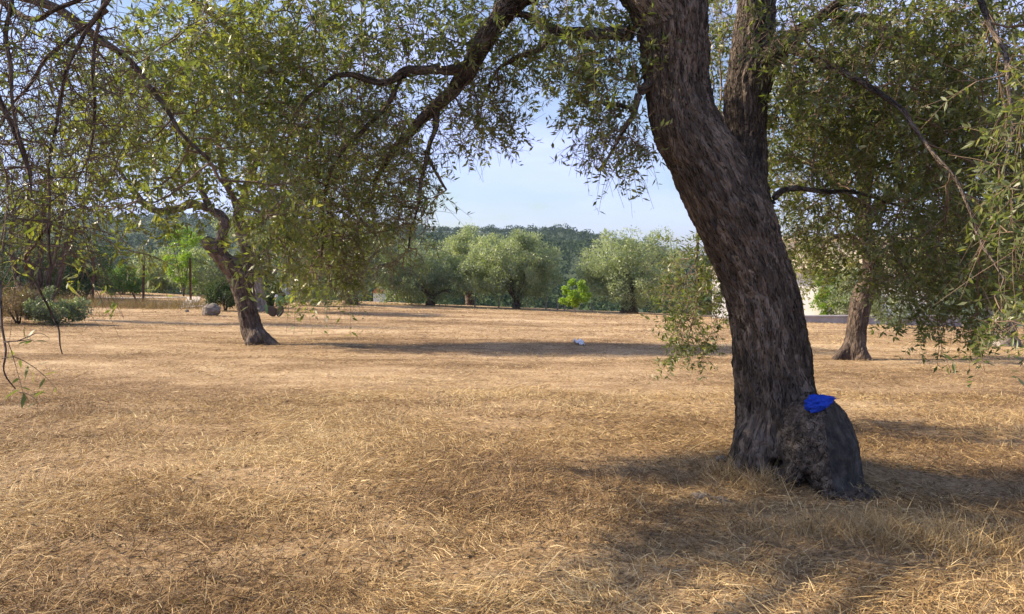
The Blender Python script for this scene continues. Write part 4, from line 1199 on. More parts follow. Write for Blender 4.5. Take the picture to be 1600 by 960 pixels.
# shrubs and scrub on the left, beyond the fence and inside it
LEFT = 'bushes along the fence'
pb0 = on_ground(145, 474)[1]
print('fence depth', pb0, on_ground(298, 470)[1], on_ground(88, 508)[1])
def bush(px, py, d, hx, hy, label, seed, mat='dark_leaf', leaves=14000, leaf_len=0.11, group=LEFT, base=None, tint0=0.5, clumps=70, wide=0.4, extra=(), stems=4, bark='twig', shell=0.5):
    g_ = base_at(px, py, d) if base is None else base
    cz = P(px, py, d)
    far_tree('bush', g_, [PC(px, py, d, hx, hy)] + [PC(*e) for e in extra], label, 'bush', group, stems=stems, leaves=leaves, leaf_len=leaf_len, mat=mat, bark='bark_far',
             trunk_r=0.05, trunk_h=0.0, seed=seed, tint0=tint0, clumps=clumps, wide=wide, shell=shell)
bush(130, 408, pb0 + 4, 52, 52, 'large dark evergreen bush behind the leftmost rusty post', 61, leaves=16000, clumps=140, extra=((95, 430, pb0 + 4, 60, 44), (130, 445, pb0 + 4, 54, 26)))
bush(30, 370, pb0 + 1, 75, 110, 'tall dark evergreen thicket at the left edge of the picture', 62, leaves=20000, clumps=150, extra=((40, 440, pb0 + 1, 90, 50),))
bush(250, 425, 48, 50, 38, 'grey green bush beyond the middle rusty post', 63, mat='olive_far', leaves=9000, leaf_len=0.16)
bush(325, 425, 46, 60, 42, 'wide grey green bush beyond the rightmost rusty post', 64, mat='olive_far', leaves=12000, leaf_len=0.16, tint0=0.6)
bush(285, 374, 44, 36, 22, 'bright yellow green bush top above the fence', 65, mat='lime_leaf', leaves=5000, leaf_len=0.14, clumps=40, tint0=0.35, extra=((285, 400, 44, 26, 26), (285, 430, 44, 22, 24)))
bush(190, 440, 44, 40, 22, 'low yellowish bush between two rusty posts', 66, mat='green_leaf', leaves=6000, leaf_len=0.14, clumps=40)
g = on_ground(88, 508); bush(88, 484, g[1], 46, 27, 'low round green bush inside the fence on the left', 67, mat='olive_far', leaves=9000, leaf_len=0.075, base=g, tint0=0.12, clumps=60, shell=0.35, extra=((60, 478, g[1] + .5, 34, 30), (112, 492, g[1], 30, 18)))
g = on_ground(30, 506); bush(20, 478, g[1], 62, 30, 'dry brown shrub beside the low round green bush', 68, mat='dry_weed', leaves=7000, leaf_len=0.10, base=g, tint0=0.3, clumps=70, wide=0.14, shell=0.3)
g = on_ground(352, 486); bush(350, 462, g[1], 30, 24, 'small dark bush behind the grey rock', 69, mat='dark_leaf', leaves=6000, leaf_len=0.08, base=g, tint0=0.7, clumps=40)
g = on_ground(425, 484); bush(425, 462, g[1] + 1.5, 26, 26, 'small dark bush behind the prickly pear', 70, mat='dark_leaf', leaves=4000, leaf_len=0.09, tint0=0.4, clumps=40)
g = on_ground(490, 478); bush(490, 455, g[1], 48, 24, 'low olive green scrub to the right of the prickly pear', 71, mat='olive_far', leaves=7000, leaf_len=0.1, base=g, tint0=0.3, clumps=50)
# the shrub tree with brown stems at the left
g = on_ground(60, 500)
gx = g[1]
shrub = thing('shrub_tree', g, 'scraggly shrub with several bare brown stems left of the rusty fence', 'shrub')
srs = [pxchain([(60 + a * .3, 505, gx, 5), (58 + a * .6, 440, gx, 4.5), (60 + a, 370, gx, 4), (62 + a * 1.3 + 8, 290, gx, 3), (60 + a * 1.6, 210, gx, 1.6)], 6) for a in (-45, -18, 4, 30, 52)]
for c in srs:
    tv, tf, tco = tube_mesh([wander(c, 0.25, 1.2, 3)], 7, 3)
    wood_part('stem', tv, tf, tco, M['bark_far'], shrub)
rs_ = np.random.default_rng(77)
T = np.vstack([clump(*a, rs_) for a in [(60, 280, gx, 90, 70, 0.9, 300), (70, 190, gx, 100, 60, 0.9, 260), (50, 370, gx, 70, 40, 0.8, 120)]])
foliage(shrub, np.vstack([samples(c, 0.2) for c in srs]), T, rs_, step=0.16, kill=0.17, shoots=3, inner=1.0, length=(0.2, 0.5), leaves=(8, 16), leaf_len=0.07, wide=0.3,
        mat=M['olive_near'], tint0=0.4, stem_seg=3, stem_r=0.0022)
# trees on the right
g = on_ground(1440, 508)
far_tree('fruit_tree', g, [PC(1425, 448, g[1], 50, 36), PC(1460, 430, g[1], 36, 30)], 'small yellow green fruit tree with thin pale crooked trunk', 'tree', seed=81, mat='lime_leaf', trunk_r=0.09, trunk_h=1.2,
         stems=3, leaves=9000, clumps=50, leaf_len=0.10, wide=0.45, bark='bark_pale', tint0=0.3)
g = on_ground(1568, 540)
far_tree('olive_tree', g, [PC(1570, 400, g[1], 110, 80), PC(1500, 380, g[1], 80, 70)], 'olive tree with thick pale grey trunk at the right edge', group='olive trees of the grove', seed=82, trunk_r=0.24, trunk_h=1.1,
         leaves=26000, clumps=100, leaf_len=0.085, bark='bark_pale', mat='olive_near', tint0=0.55)
g = on_ground(1543, 512)
far_tree('olive_tree', g, [PC(1530, 420, g[1], 80, 56), PC(1470, 440, g[1], 50, 34)], 'slim pale olive just left of the thick pale trunk', group='olive trees of the grove', seed=83, trunk_r=0.14, trunk_h=1.5,
         leaves=16000, clumps=80, leaf_len=0.1, bark='bark_pale', tint0=0.5)
g = on_ground(1292, 504)
far_tree('shrub', g, [PC(1292, 440, g[1], 18, 34), PC(1297, 475, g[1], 26, 22)], 'tall narrow shrub against the white house wall', 'shrub', 'shrubs by the house', grow_by=1.3, seed=84, mat='lime_leaf', trunk_r=0.05, trunk_h=0.3,
         leaves=7000, clumps=50, leaf_len=0.12, tint0=0.1, wide=0.5)
g = on_ground(1340, 506)
far_tree('shrub', g, [PC(1330, 460, g[1], 24, 44)], 'loose grey green shrub half hidden by the leaning dark trunk', 'shrub', 'shrubs by the house', grow_by=1.3, seed=85, mat='olive_far', trunk_r=0.06, trunk_h=0.6,
         leaves=5000, clumps=50, leaf_len=0.12, tint0=0.4)
g = on_ground(1400, 512)
far_tree('shrub', g, [PC(1395, 485, g[1], 34, 24)], 'low loose shrub to the right of the leaning dark trunk', 'shrub', 'shrubs by the house', grow_by=1.3, seed=86, mat='olive_far', trunk_r=0.04, trunk_h=0.2,
         leaves=3500, clumps=36, leaf_len=0.11, tint0=0.35)

# ------------------------------------------------------------------ the wooded hill across the valley: far trees that read as one mass
def far_wood():
    rng = np.random.default_rng(91)
    n = 4200
    y = 140 + 640 * rng.uniform(0, 1, n) ** 0.9
    u = rng.uniform(-0.66, 0.36, n)
    x = u * y
    z = ground_z(x, y)
    size = rng.uniform(1.5, 3.6, n) * np.where(rng.random(n) < 0.15, 1.35, 1)
    own = np.repeat(np.arange(n), 46)
    m = len(own)
    q = norm(rng.normal(size=(m, 3)))
    q[:, 2] = np.abs(q[:, 2]) * 1.1 - 0.15
    lump = 1 + 0.25 * fbm(q * 2.2 + own[:, None] * 3.1, 2, 8)
    c = np.stack([x, y, z + size * 0.75], 1)
    pos = c[own] + q * (size[own] * lump * rng.uniform(0.75, 1.0, m))[:, None] * np.array([1, 1, 0.95])
    s = size[own] * rng.uniform(0.2, 0.36, m)
    a = norm(np.cross(q, rng.normal(size=(m, 3))) + 0.4 * q)
    b = norm(np.cross(q, a) + 0.35 * rng.normal(size=(m, 3)))
    v = np.stack([pos - a * s[:, None] * .6, pos + a * s[:, None] * .6 + b * s[:, None] * .1, pos + b * s[:, None]], 1).reshape(-1, 3)
    tint = np.clip(0.40 + rng.normal(0, 0.13, n)[own] + 0.25 * fbm(c[own] * 0.012, 2, 3) + 0.1 * rng.normal(size=m), 0, 1)
    f = np.arange(m * 3).reshape(-1, 3)
    # faces look outward
    nn = np.cross(v[f[:, 1]] - v[f[:, 0]], v[f[:, 2]] - v[f[:, 0]])
    fl = (nn * q).sum(1) < 0
    f[fl] = f[fl][:, ::-1]
    link('hillside_forest', mesh_from('hillside_forest', v, f, mats=[M['forest_leaf']], attrs={'tint': np.repeat(tint, 3)}), kind='stuff',
         label='dark green wood covering the far hillside', cat='forest')
far_wood()

# ================================================================== buildings
def box_mesh(name, boxes, mat, bev=0.0):
    """boxes: (cx, cy, cz, sx, sy, sz)"""
    V, F_ = [], []
    for cx, cy, cz, sx, sy, sz in boxes:
        o = len(V)
        for dz in (-.5, .5):
            for dx, dy in ((-.5, -.5), (.5, -.5), (.5, .5), (-.5, .5)):
                V.append((cx + dx * sx, cy + dy * sy, cz + dz * sz))
        F_ += [(o, o + 3, o + 2, o + 1), (o + 4, o + 5, o + 6, o + 7)] + [(o + i, o + (i + 1) % 4, o + 4 + (i + 1) % 4, o + 4 + i) for i in range(4)]
    me = bpy.data.meshes.new(name)
    me.from_pydata(V, [], F_)
    me.materials.append(mat)
    if bev:
        import bmesh
        bm = bmesh.new(); bm.from_mesh(me)
        bmesh.ops.bevel(bm, geom=bm.edges[:], offset=bev, segments=1, affect='EDGES')
        bm.to_mesh(me); bm.free()
    return me

M['white_wall'] = noise_mat('white_render', [(0.3, (0.74, 0.73, 0.70)), (0.7, (0.84, 0.83, 0.80))], 1.5, 0.9, 0.1)
M['cream'] = noise_mat('cream_render', [(0.3, (0.62, 0.54, 0.40)), (0.7, (0.74, 0.66, 0.52))], 1.5, 0.9, 0.1)
M['grey_wall'] = noise_mat('grey_render', [(0.3, (0.24, 0.22, 0.22)), (0.7, (0.38, 0.36, 0.36))], 2.5, 0.9, 0.3)
M['tile'] = noise_mat('orange_tile', [(0.3, (0.42, 0.15, 0.06)), (0.7, (0.58, 0.25, 0.11))], 6, 0.8, 0.3)
M['glass_dark'] = noise_mat('window_glass', [(0.3, (0.02, 0.025, 0.03)), (0.7, (0.04, 0.045, 0.05))], 2, 0.1, 0.0, spec=0.6)
hd = 37.0
h0 = base_at(1160, 500, hd); h1 = base_at(1475, 500, hd)
hz = min(h0[2], h1[2]) - 0.1
W = h1[0] - h0[0]; cxh = (h0[0] + h1[0]) / 2
house = thing('house', (cxh, hd + 3, hz), 'white rendered house with cream upper band, behind the leaning dark trunk', 'house')
def hp(name, boxes, mat, parent=house, bev=0.0):
    me = box_mesh(name, boxes, mat, bev)
    o = bpy.data.objects.new(name, me); COL.objects.link(o); o.parent = parent
    if parent is house:
        o.matrix_parent_inverse = Matrix.Translation(-Vector(house.location))
    return o
hp('wall', [(cxh, hd + 3, hz + 1.35, W, 6, 2.7)], M['white_wall'])
hp('cornice', [(cxh, hd + 2.9, hz + 2.775, W + 0.5, 6.5, 0.15)], M['cream'], bev=0.02)
hp('upper_wall', [(cxh + 0.6, hd + 3.4, hz + 3.5, W - 1.6, 5.4, 1.3)], M['cream'])
hp('roof', [(cxh + 0.6, hd + 3.4, hz + 4.22, W - 1.2, 5.8, 0.14)], M['cream'], bev=0.02)
for wx in (cxh + 1.4, cxh - 3.2):
    wf = hp('window', [(wx - .46, hd - 0.02, hz + 1.6, .08, .08, 1.16), (wx + .46, hd - 0.02, hz + 1.6, .08, .08, 1.16), (wx, hd - 0.02, hz + 2.14, .84, .08, .08), (wx, hd - 0.02, hz + 1.06, .84, .08, .08)], M['grey_wall'])
    hp('pane', [(wx, hd - 0.012, hz + 1.6, .84, .03, 1.0)], M['glass_dark'], wf)
house.rotation_euler[2] = math.radians(-26)
# a low garden wall before it
wb0 = base_at(1225, 503, 34.5); wb1 = base_at(1500, 503, 34.5)
wzz = min(wb0[2], wb1[2])
gw = thing('garden_wall', ((wb0[0] + wb1[0]) / 2, 34.5, wzz), 'low grey garden wall in front of the white house', 'wall')
for nm, zz, hh, ww, bb in (('wall', wzz + 0.2, 0.5, 0.22, 0.0), ('coping', wzz + 0.49, 0.08, 0.3, 0.012)):
    me = box_mesh(nm, [((wb0[0] + wb1[0]) / 2, 34.5, zz, wb1[0] - wb0[0], ww, hh)], M['grey_wall'], bb)
    o = bpy.data.objects.new(nm, me); COL.objects.link(o); o.parent = gw
    o.matrix_parent_inverse = Matrix.Translation(-Vector(gw.location))
# tiny white hut beyond the field edge
hb = base_at(593, 470, 58)
hut = thing('hut', hb, 'tiny white hut with orange top glimpsed beyond the field edge', 'hut')
hw = 15 * mpp(58)
zt = P(593, 457, 58)[2]
me = box_mesh('wall', [(hb[0], hb[1], (hb[2] - .2 + zt) / 2, hw, 1.2, zt - hb[2] + .2)], M['white_wall'])
o = bpy.data.objects.new('wall', me); COL.objects.link(o); o.parent = hut; o.matrix_parent_inverse = Matrix.Translation(-Vector(hut.location))
rv = [(hb[0] - hw * .62, hb[1] - .75, zt), (hb[0] + hw * .62, hb[1] - .75, zt), (hb[0] + hw * .62, hb[1] + .75, zt), (hb[0] - hw * .62, hb[1] + .75, zt),
      (hb[0], hb[1] - .75, zt + .42), (hb[0], hb[1] + .75, zt + .42)]
me = bpy.data.meshes.new('roof'); me.from_pydata(rv, [], [(0, 1, 4), (2, 3, 5), (1, 2, 5, 4), (3, 0, 4, 5), (3, 2, 1, 0)]); me.materials.append(M['tile'])
o = bpy.data.objects.new('roof', me); COL.objects.link(o); o.parent = hut; o.matrix_parent_inverse = Matrix.Translation(-Vector(hut.location))

# ================================================================== fences
M['rust'] = noise_mat('rusty_iron', [(0.3, (0.045, 0.022, 0.014)), (0.7, (0.13, 0.058, 0.032))], 30, 0.85, 0.3, 0.005)
M['grey_wood'] = noise_mat('grey_wood', [(0.3, (0.16, 0.14, 0.12)), (0.7, (0.34, 0.30, 0.26))], 14, 0.9, 0.3, 0.01, stretch=(3, 3, .4))
M['wire'] = noise_mat('fence_wire', [(0.3, (0.08, 0.07, 0.06)), (0.7, (0.16, 0.14, 0.12))], 20, 0.6, 0.0)
def angle_post(b, h, lean, w=0.05):
    """angle iron post"""
    prof = [(-w, -w * .3), (w, -w * .3), (w, w * .05), (-w * .55, w * .05), (-w * .55, w * 1.3), (-w, w * 1.3)]
    V = []
    for z in (-0.25, h):
        for x, y in prof: V.append((b[0] + x + lean * z, b[1] + y, b[2] + z))
    n = len(prof)
    F_ = [tuple(range(n - 1, -1, -1)), tuple(range(n, 2 * n))] + [(i, (i + 1) % n, n + (i + 1) % n, n + i) for i in range(n)]
    me = bpy.data.meshes.new('post'); me.from_pydata(V, [], F_); me.materials.append(M['rust'])
    return me
pb = [on_ground(145, 474), on_ground(224, 472), on_ground(298, 470)]
hts = [74, 72, 67]; le = [0.055, 0.045, 0.01]
mid = sum(pb) / 3
fence = thing('wire_fence', mid, 'rusty iron post and wire fence beyond the forked olive on the left', 'fence')
tops = []
allp = [pb[0] + (pb[0] - pb[1]) * 1.0] + pb + [pb[2] + (pb[2] - pb[1]), pb[2] + 2 * (pb[2] - pb[1])]
for i, b in enumerate(allp):
    b = np.array([b[0], b[1], gz(b[0], b[1])])
    h_ = (hts[i - 1] if 1 <= i <= 3 else 68) * mpp(b[1])
    l_ = le[i - 1] if 1 <= i <= 3 else 0.02
    link('post', angle_post(b, h_, l_, 0.055), fence)
    tops.append((b, h_, l_))
for fr in (0.3, 0.6, 0.92):
    pts = []
    for (a, ha, la), (b, hb_, lb) in zip(tops[:-1], tops[1:]):
        A = a + np.array([la * ha * fr, -0.03, ha * fr]); B = b + np.array([lb * hb_ * fr, -0.03, hb_ * fr])
        for t in np.linspace(0, 1, 6, endpoint=False):
            q = A + (B - A) * t; q[2] -= 0.06 * math.sin(math.pi * t); pts.append([*q, 0.003])
    tv, tf, tco = tube_mesh([np.array(pts)], 4, 1, 0)
    link('wire', mesh_from('wire', tv, tf, mats=[M['wire']], smooth=True), fence)
g = on_ground(214, 476)
tv, tf, tco = tube_mesh([spline([[*g, .05], [*(P(211, 466, g[1])), .045], [*P(206, 456, g[1]), .035]], 4)], 7, 2)
link('stake', mesh_from('stake', tv, tf, mats=[M['rust']], smooth=True), label='short leaning dark stake by the middle rusty post', cat='stake')
# pale stakes and wire at the far edge
fps = [on_ground(x, y) for x, y in ((742, 480), (779, 481), (853, 484), (871, 485), (882, 485.5), (925, 487))]
f2 = thing('stake_fence', fps[2], 'row of thin pale stakes along the far edge of the field', 'fence')
for i, b in enumerate(fps):
    hgt = [17, 14, 21, 18, 15, 14][i] * mpp(b[1])
    c = spline([[*(b - np.array([0, 0, .2])), .05], [b[0] + .01, b[1], b[2] + hgt * .5, .045], [b[0] + .03 * (-1) ** i, b[1], b[2] + hgt, .04]], 3)
    tv, tf, tco = tube_mesh([c], 7, i)
    link('stake', mesh_from('stake', tv, tf, mats=[M['grey_wood']], smooth=True), f2)
# the pale track behind the fence
tp = [on_ground(x, y) for x, y in ((150, 466), (205, 466.5), (250, 466), (300, 465), (350, 464), (420, 463))]
V, F_ = [], []
for i, p in enumerate(spline([[*q, 0] for q in tp], 10)):
    for k, w in enumerate((-0.9, -.3, .3, .9)):
        yy = p[1] + w; V.append((p[0], yy, gz(p[0], yy) + 0.03))
n = len(V) // 4
for i in range(n - 1):
    for k in range(3): F_.append((4 * i + k, 4 * i + 4 + k, 4 * i + 5 + k, 4 * i + 1 + k))
me = bpy.data.meshes.new('track'); me.from_pydata(V, [], F_)
me.materials.append(noise_mat('pale_gravel', [(0.3, (0.42, 0.36, 0.29)), (0.7, (0.62, 0.56, 0.48))], 6, 0.95, 0.3))
link('track', me, kind='structure')

# ================================================================== stones, prickly pear, litter
M['rock'] = noise_mat('grey_rock', [(0.3, (0.11, 0.092, 0.075)), (0.55, (0.20, 0.172, 0.14)), (0.75, (0.31, 0.27, 0.22))], 12, 0.9, 0.8, 0.03)
def stone(name, c, r, seed, label, mat='rock', n=26):
    th = np.linspace(0, 2 * np.pi, n, endpoint=False); ph = np.linspace(0.06, np.pi - .06, n // 2)
    PH, TH = np.meshgrid(ph, th, indexing='ij')
    d = np.stack([np.sin(PH) * np.cos(TH), np.sin(PH) * np.sin(TH), np.cos(PH)], -1).reshape(-1, 3)
    f1, f2 = cells(d * 1.6 + seed, seed)
    k = 1 + 0.28 * fbm(d * 1.5 + seed, 3, seed) - 0.22 * f1 + 0.06 * fbm(d * 6, 3, seed + 1)
    v = np.asarray(c) + d * k[:, None] * np.asarray(r)
    m_ = len(ph)
    F_ = [(i * n + j, i * n + n + j, i * n + n + (j + 1) % n, i * n + (j + 1) % n) for i in range(m_ - 1) for j in range(n)]
    vv = np.vstack([v, v[:n].mean(0), v[-n:].mean(0)])
    me = bpy.data.meshes.new(name)
    me.from_pydata(vv.tolist(), [], F_ + [(len(v), j, (j + 1) % n) for j in range(n)] + [(len(v) + 1, (m_ - 1) * n + (j + 1) % n, (m_ - 1) * n + j) for j in range(n)])
    me.materials.append(M[mat])
    return link(name, me, label=label, cat='stone')
g = on_ground(330, 493); stone('rock', g + np.array([0, 0, .17]), (0.34, .3, .27), 3, 'large grey rock on the grass left of the forked olive')
g = on_ground(292, 488); stone('stone', g + np.array([0, 0, .03]), (0.09, .09, .07), 4, 'small pale stone beside the large grey rock')
g = on_ground(1128, 722); stone('stone', g + np.array([0, 0, .02]), (0.05, .04, .03), 5, 'small pale stone left of the big trunk')
g = on_ground(1098, 778); stone('stone', g + np.array([0, 0, -.02]), (0.10, .09, .055), 6, 'grey stone half buried in straw near the big trunk')
g = on_ground(1125, 782); stone('stone', g + np.array([0, 0, -.03]), (0.09, .09, .06), 8, 'second smaller stone half buried in straw near the big trunk')
# white rag on the field
g = on_ground(905, 539)
M['white_rag'] = noise_mat('white_plastic', [(0.3, (0.55, 0.56, 0.60)), (0.7, (0.78, 0.78, 0.80))], 20, 0.6, 0.2, 0.01)
nn = 16
u, w = np.meshgrid(np.linspace(-1, 1, nn), np.linspace(-1, 1, nn)); u, w = u.ravel(), w.ravel()
q = np.stack([u, w, 0 * u], 1) * 2.2
vz = 0.05 + 0.09 * fbm(q, 3, 4) + 0.05 * np.abs(fbm(q * 2, 2, 6)) - 0.03 * u
v = np.stack([g[0] + 0.11 * u + .03 * fbm(q, 2, 1), g[1] + 0.10 * w + .03 * fbm(q, 2, 2), np.maximum(g[2] + vz, g[2] + 0.004)], 1)
ii = (np.arange(nn - 1)[:, None] * nn + np.arange(nn - 1)[None, :]).ravel()
fq = np.stack([ii, ii + 1, ii + nn + 1, ii + nn], 1)
v = np.vstack([v, v - np.array([0, 0, .006])]); fq = np.vstack([fq, fq[:, ::-1] + nn * nn])
link('plastic_scrap', mesh_from('plastic_scrap', v, fq, mats=[M['white_rag']], smooth=True), label='crumpled white plastic scrap lying on the mown field', cat='litter')

# prickly pear
M['pad'] = noise_mat('cactus_pad', [(0.3, (0.09, 0.20, 0.07)), (0.7, (0.17, 0.30, 0.13))], 8, 0.6, 0.2, 0.01)
M['pad_grey'] = noise_mat('cactus_pad_grey', [(0.3, (0.24, 0.30, 0.30)), (0.7, (0.36, 0.42, 0.42))], 8, 0.6, 0.2, 0.01)
M['pad_brown'] = noise_mat('cactus_old_pad', [(0.3, (0.05, 0.036, 0.028)), (0.7, (0.12, 0.09, 0.07))], 10, 0.85, 0.4, 0.01)
g = on_ground(432, 496); kd = g[1]
pear = thing('prickly_pear', g, 'small prickly pear with green pads on brown old stems', 'cactus')
def pad(px, py, hx, hy, tilt, mat, dy=0.0, yaw=0.0):
    c = P(px, py, kd) + np.array([0, dy, 0]); s = mpp(kd)
    th = np.linspace(0, 2 * np.pi, 18, endpoint=False); ph = np.linspace(0.1, np.pi - .1, 11)
    PH, TH = np.meshgrid(ph, th, indexing='ij')
    d = np.stack([np.sin(PH) * np.cos(TH), np.sin(PH) * np.sin(TH) * 0.2, np.cos(PH)], -1).reshape(-1, 3)
    d[:, 0] *= (1 + 0.18 * d[:, 2])
    v = d * np.array([hx * s, hx * s, hy * s])
    Rm = np.array(Matrix.Rotation(yaw, 3, 'Z') @ Matrix.Rotation(tilt, 3, 'Y'))
    v = v @ Rm.T + c
    n = 18; m_ = 11
    F_ = [(i * n + j, i * n + n + j, i * n + n + (j + 1) % n, i * n + (j + 1) % n) for i in range(m_ - 1) for j in range(n)] + [tuple(range(n - 1, -1, -1)), tuple(range((m_ - 1) * n, m_ * n))]
    me = bpy.data.meshes.new('pad'); me.from_pydata(v.tolist(), [], F_); me.materials.append(M[mat])
    me.polygons.foreach_set('use_smooth', np.ones(len(F_), bool))
    link('pad', me, pear)
pad(425, 487, 7, 9, -.5, 'pad_brown', 0, .4); pad(437, 486, 7, 10, .35, 'pad_brown', 0, -.3)
pad(438, 471, 7, 9, -.15, 'pad', -.05, .2); pad(452, 468, 9, 7, .5, 'pad', 0, -.4); pad(418, 483, 3, 8, -.2, 'pad', -.1, 1.0)
pad(450, 456, 5, 8, .15, 'pad_grey', .05, .3); pad(442, 450, 5, 8, -.2, 'pad_grey', .1, -.2); pad(433, 465, 2.5, 5, .1, 'white_rag', -.08, .2)

# ================================================================== dry mown grass
def straw(name, n, y0, y1, mode, lenr, wr, lift, seg, seed, label):
    rng = np.random.default_rng(seed)
    k = int(n * 1.6)
    t = rng.uniform(0, 1, k)
    y = y0 + (y1 - y0) * t if mode == 'lin' else y0 * (y1 / y0) ** t
    x = rng.uniform(-1, 1, k) * (0.70 * y + 1.0)
    dens = 0.66 + 1.0 * fbm(np.stack([x * 1.1, y * 1.5, 0 * x], 1), 4, 33)
    ok = rng.random(k) < dens
    x, y = x[ok][:n], y[ok][:n]
    m = len(x)
    p = np.stack([x * 1.6, y * 1.6, 0 * x], 1)
    sw = fbm(p * 0.5, 2, 44)
    ang = rng.uniform(0, 2 * np.pi, m) * 0.75 + sw * 5.0
    tuft = np.clip(fbm(p * 1.5, 3, 55) + 0.15, 0, 1)
    el = np.abs(rng.normal(0, 0.26, m)) + (rng.random(m) < 0.06) * rng.uniform(0.2, 1.0, m) + 0.4 * tuft * rng.random(m)
    ln = rng.uniform(lenr[0], lenr[1], m)
    wd_ = rng.uniform(wr[0], wr[1], m)
    if mode != 'lin': wd_ = np.maximum(wd_, y * 0.00042)
    z = ground_z(x, y) + rng.uniform(-0.004, lift, m) * (0.5 + 1.4 * tuft)
    b = np.stack([x, y, z], 1)
    d = np.stack([np.cos(ang) * np.cos(el), np.sin(ang) * np.cos(el), np.sin(el)], 1)
    s = norm(np.cross(d, np.array([0, 0, 1.0]) + 0.5 * rng.normal(size=(m, 3)))) * wd_[:, None] * 0.5
    tint = np.clip(0.53 + 0.2 * rng.normal(size=m) + 0.42 * fbm(p * 0.35, 3, 66) + 0.07 * np.sin(5.2 * (y + 0.35 * x) + 3 * sw) - 0.3 * np.clip(fbm(p * 0.9 + 40, 3, 88) - 0.18, 0, 1) + (rng.random(m) < 0.06) * 0.35 - (rng.random(m) < 0.25) * 0.32, 0, 1)
    bend = norm(rng.normal(size=(m, 3)) * np.array([1, 1, .3])) * (ln * rng.uniform(0.0, 0.3, m))[:, None] - np.array([0, 0, 1.0]) * (ln * np.sin(el) * 0.35)[:, None]
    tip = b + d * ln[:, None] + bend
    if seg == 2:
        mdl = b + d * (ln * 0.5)[:, None]
        v = np.stack([b - s, b + s, mdl - s, mdl + s, tip], 1).reshape(-1, 3)
        o = (np.arange(m) * 5)[:, None]
        lp = np.hstack([o, o + 1, o + 3, o + 2, o + 2, o + 3, o + 4]).ravel()
        st = ((np.arange(m) * 7)[:, None] + np.array([0, 4])[None, :]).ravel()
        me = mesh_from(name, v, loops=lp, starts=st, mats=[M['straw']], attrs={'tint': np.repeat(tint, 5)})
    else:
        v = np.stack([b - s, b + s, tip], 1).reshape(-1, 3)
        me = mesh_from(name, v, np.arange(m * 3).reshape(-1, 3), mats=[M['straw']], attrs={'tint': np.repeat(tint, 3)})
    link(name, me, kind='stuff', label=label, cat='grass')
straw('dry_grass', 200000, 2.7, 9.5, 'lin', (0.04, 0.14), (0.0017, 0.004), 0.028, 2, 101, 'mown straw coloured grass matted over the near ground')
straw('dry_grass', 135000, 8.5, 46, 'log', (0.06, 0.17), (0.003, 0.005), 0.04, 1, 102, 'mown straw coloured grass over the open field behind')
straw('loose_straw', 5500, 2.7, 8.0, 'lin', (0.12, 0.30), (0.0022, 0.004), 0.035, 2, 103, 'longer pale stalks lying loose on the straw')
def stems(name, spots, n, hgt, wr, seed, label, mat='straw', lean=0.35, tint0=0.6):
    rng = np.random.default_rng(seed)
    B = []
    for (px, py, sx, sy) in spots:
        c = on_ground(px, py)
        B.append(np.stack([c[0] + rng.normal(0, sx, n), c[1] + rng.normal(0, sy, n)], 1))
    B = np.vstack(B); m = len(B)
    z = ground_z(B[:, 0], B[:, 1]) - 0.01
    b = np.column_stack([B, z])
    d = norm(np.column_stack([rng.normal(0, lean, m), rng.normal(0, lean, m), np.ones(m)]))
    ln = rng.uniform(hgt[0], hgt[1], m); w_ = rng.uniform(wr[0], wr[1], m)
    s = norm(np.cross(d, rng.normal(size=(m, 3)))) * w_[:, None] * 0.5
    mid_ = b + d * (ln * .55)[:, None]
    tip = b + d * ln[:, None] + rng.normal(0, .22, (m, 3)) * ln[:, None] * np.array([1, 1, .3])
    v = np.stack([b - s, b + s, mid_ - s * .8, mid_ + s * .8, tip], 1).reshape(-1, 3)
    o = (np.arange(m) * 5)[:, None]
    lp = np.hstack([o, o + 1, o + 3, o + 2, o + 2, o + 3, o + 4]).ravel()
    st = ((np.arange(m) * 7)[:, None] + np.array([0, 4])[None, :]).ravel()
    tint = np.clip(tint0 + rng.normal(0, .17, m), 0, 1)
    link(name, mesh_from(name, v, loops=lp, starts=st, mats=[M[mat]], attrs={'tint': np.repeat(tint, 5)}), kind='stuff', label=label, cat='grass')
stems('dry_stubble', [(1395, 835, .12, .1), (1440, 850, .14, .1), (1490, 860, .2, .12), (1330, 840, .2, .12), (1250, 830, .25, .08), (1150, 740, .12, .1), (1180, 760, .1, .08), (1560, 850, .2, .15)],
      420, (0.05, 0.2), (0.002, 0.0045), 111, 'standing stubble and straw round the foot of the big trunk', lean=0.8)
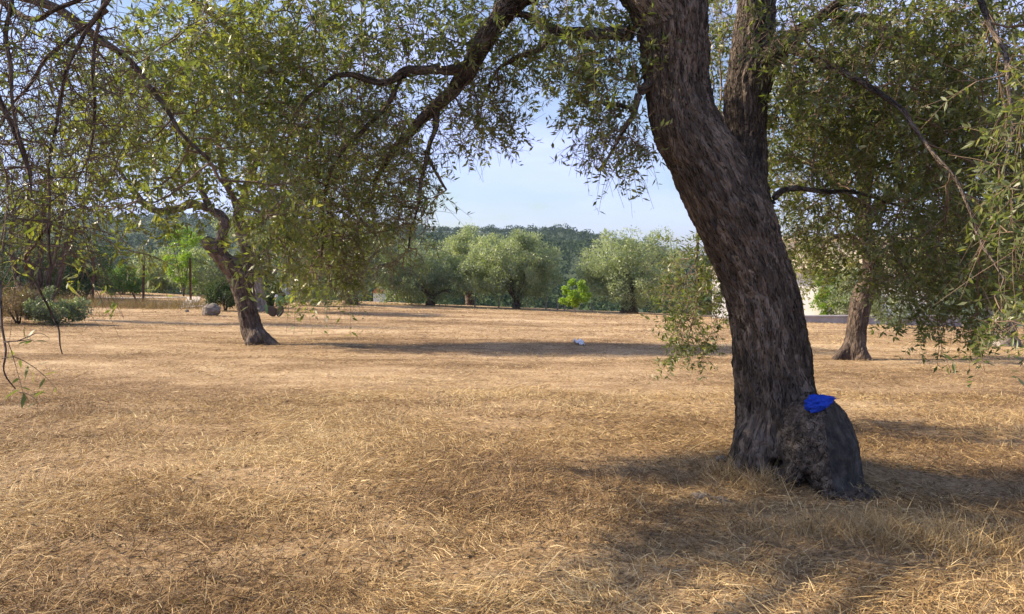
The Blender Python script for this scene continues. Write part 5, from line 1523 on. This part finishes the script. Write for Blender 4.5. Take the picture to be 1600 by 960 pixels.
stems('dry_weeds', [(110, 478, 1.6, .8), (200, 480, 1.4, .6), (250, 482, 1.4, .5), (320, 478, 1.2, .5), (60, 495, 1.0, .6), (160, 470, 1.6, .8)], 900, (0.15, 0.55), (0.006, 0.014), 112,
      'dry brown weeds in front of the rusty fence', mat='dry_weed', lean=0.45, tint0=0.4)

def litter(n, seed):
    rng = np.random.default_rng(seed)
    y = rng.uniform(2.8, 9.0, n); x = rng.uniform(-1, 1, n) * (0.7 * y + 0.6)
    keep_ = rng.random(n) < np.clip(0.35 + 0.9 * np.exp(-((x - MAIN_XY[0]) ** 2 + (y - MAIN_XY[1]) ** 2) / 2.5) + 0.3 * fbm(np.stack([x, y, 0 * x], 1), 3, 9), 0, 1)
    x, y = x[keep_], y[keep_]; m = len(x)
    pos = np.stack([x, y, ground_z(x, y) + rng.uniform(0.004, 0.04, m)], 1)
    a = rng.uniform(0, 2 * np.pi, m)
    d = norm(np.stack([np.cos(a), np.sin(a), rng.normal(0, 0.25, m)], 1))
    up = np.array([0, 0, 1.0]) + 0.5 * rng.normal(size=(m, 3))
    nr = norm(up - (up * d).sum(1)[:, None] * d)
    Lf = dict(pos=pos, dir=d, nrm=nr, len=rng.uniform(0.03, 0.06, m))
    link('leaf_litter', leaf_mesh('leaf_litter', Lf, M['dry_weed'], 0.28, 1, np.clip(rng.normal(0.25, 0.25, m), 0, 1)), kind='stuff', label='fallen dry olive leaves scattered on the straw', cat='leaves')
litter(16000, 121)

# ================================================================== the air between here and the hill
hm_ = bpy.data.materials.new('air')
hm_.use_nodes = True
hn = hm_.node_tree
hn.nodes.clear()
pv_ = hn.nodes.new('ShaderNodeVolumePrincipled')
pv_.inputs['Color'].default_value = (0.62, 0.80, 1.0, 1)
pv_.inputs['Density'].default_value = 0.00014
pv_.inputs['Anisotropy'].default_value = 0.2
ho = hn.nodes.new('ShaderNodeOutputMaterial')
hn.links.new(pv_.outputs['Volume'], ho.inputs['Volume'])
zlo, zhi = float(GZ.min()) - 1.0, float(GZ.max()) + 12.0
hz_me = box_mesh('haze', [(0, 930, (zlo + zhi) / 2, 2820, 1960, zhi - zlo)], hm_)
link('haze', hz_me, kind='stuff', label='thin blue haze in front of the far hillside', cat='haze')
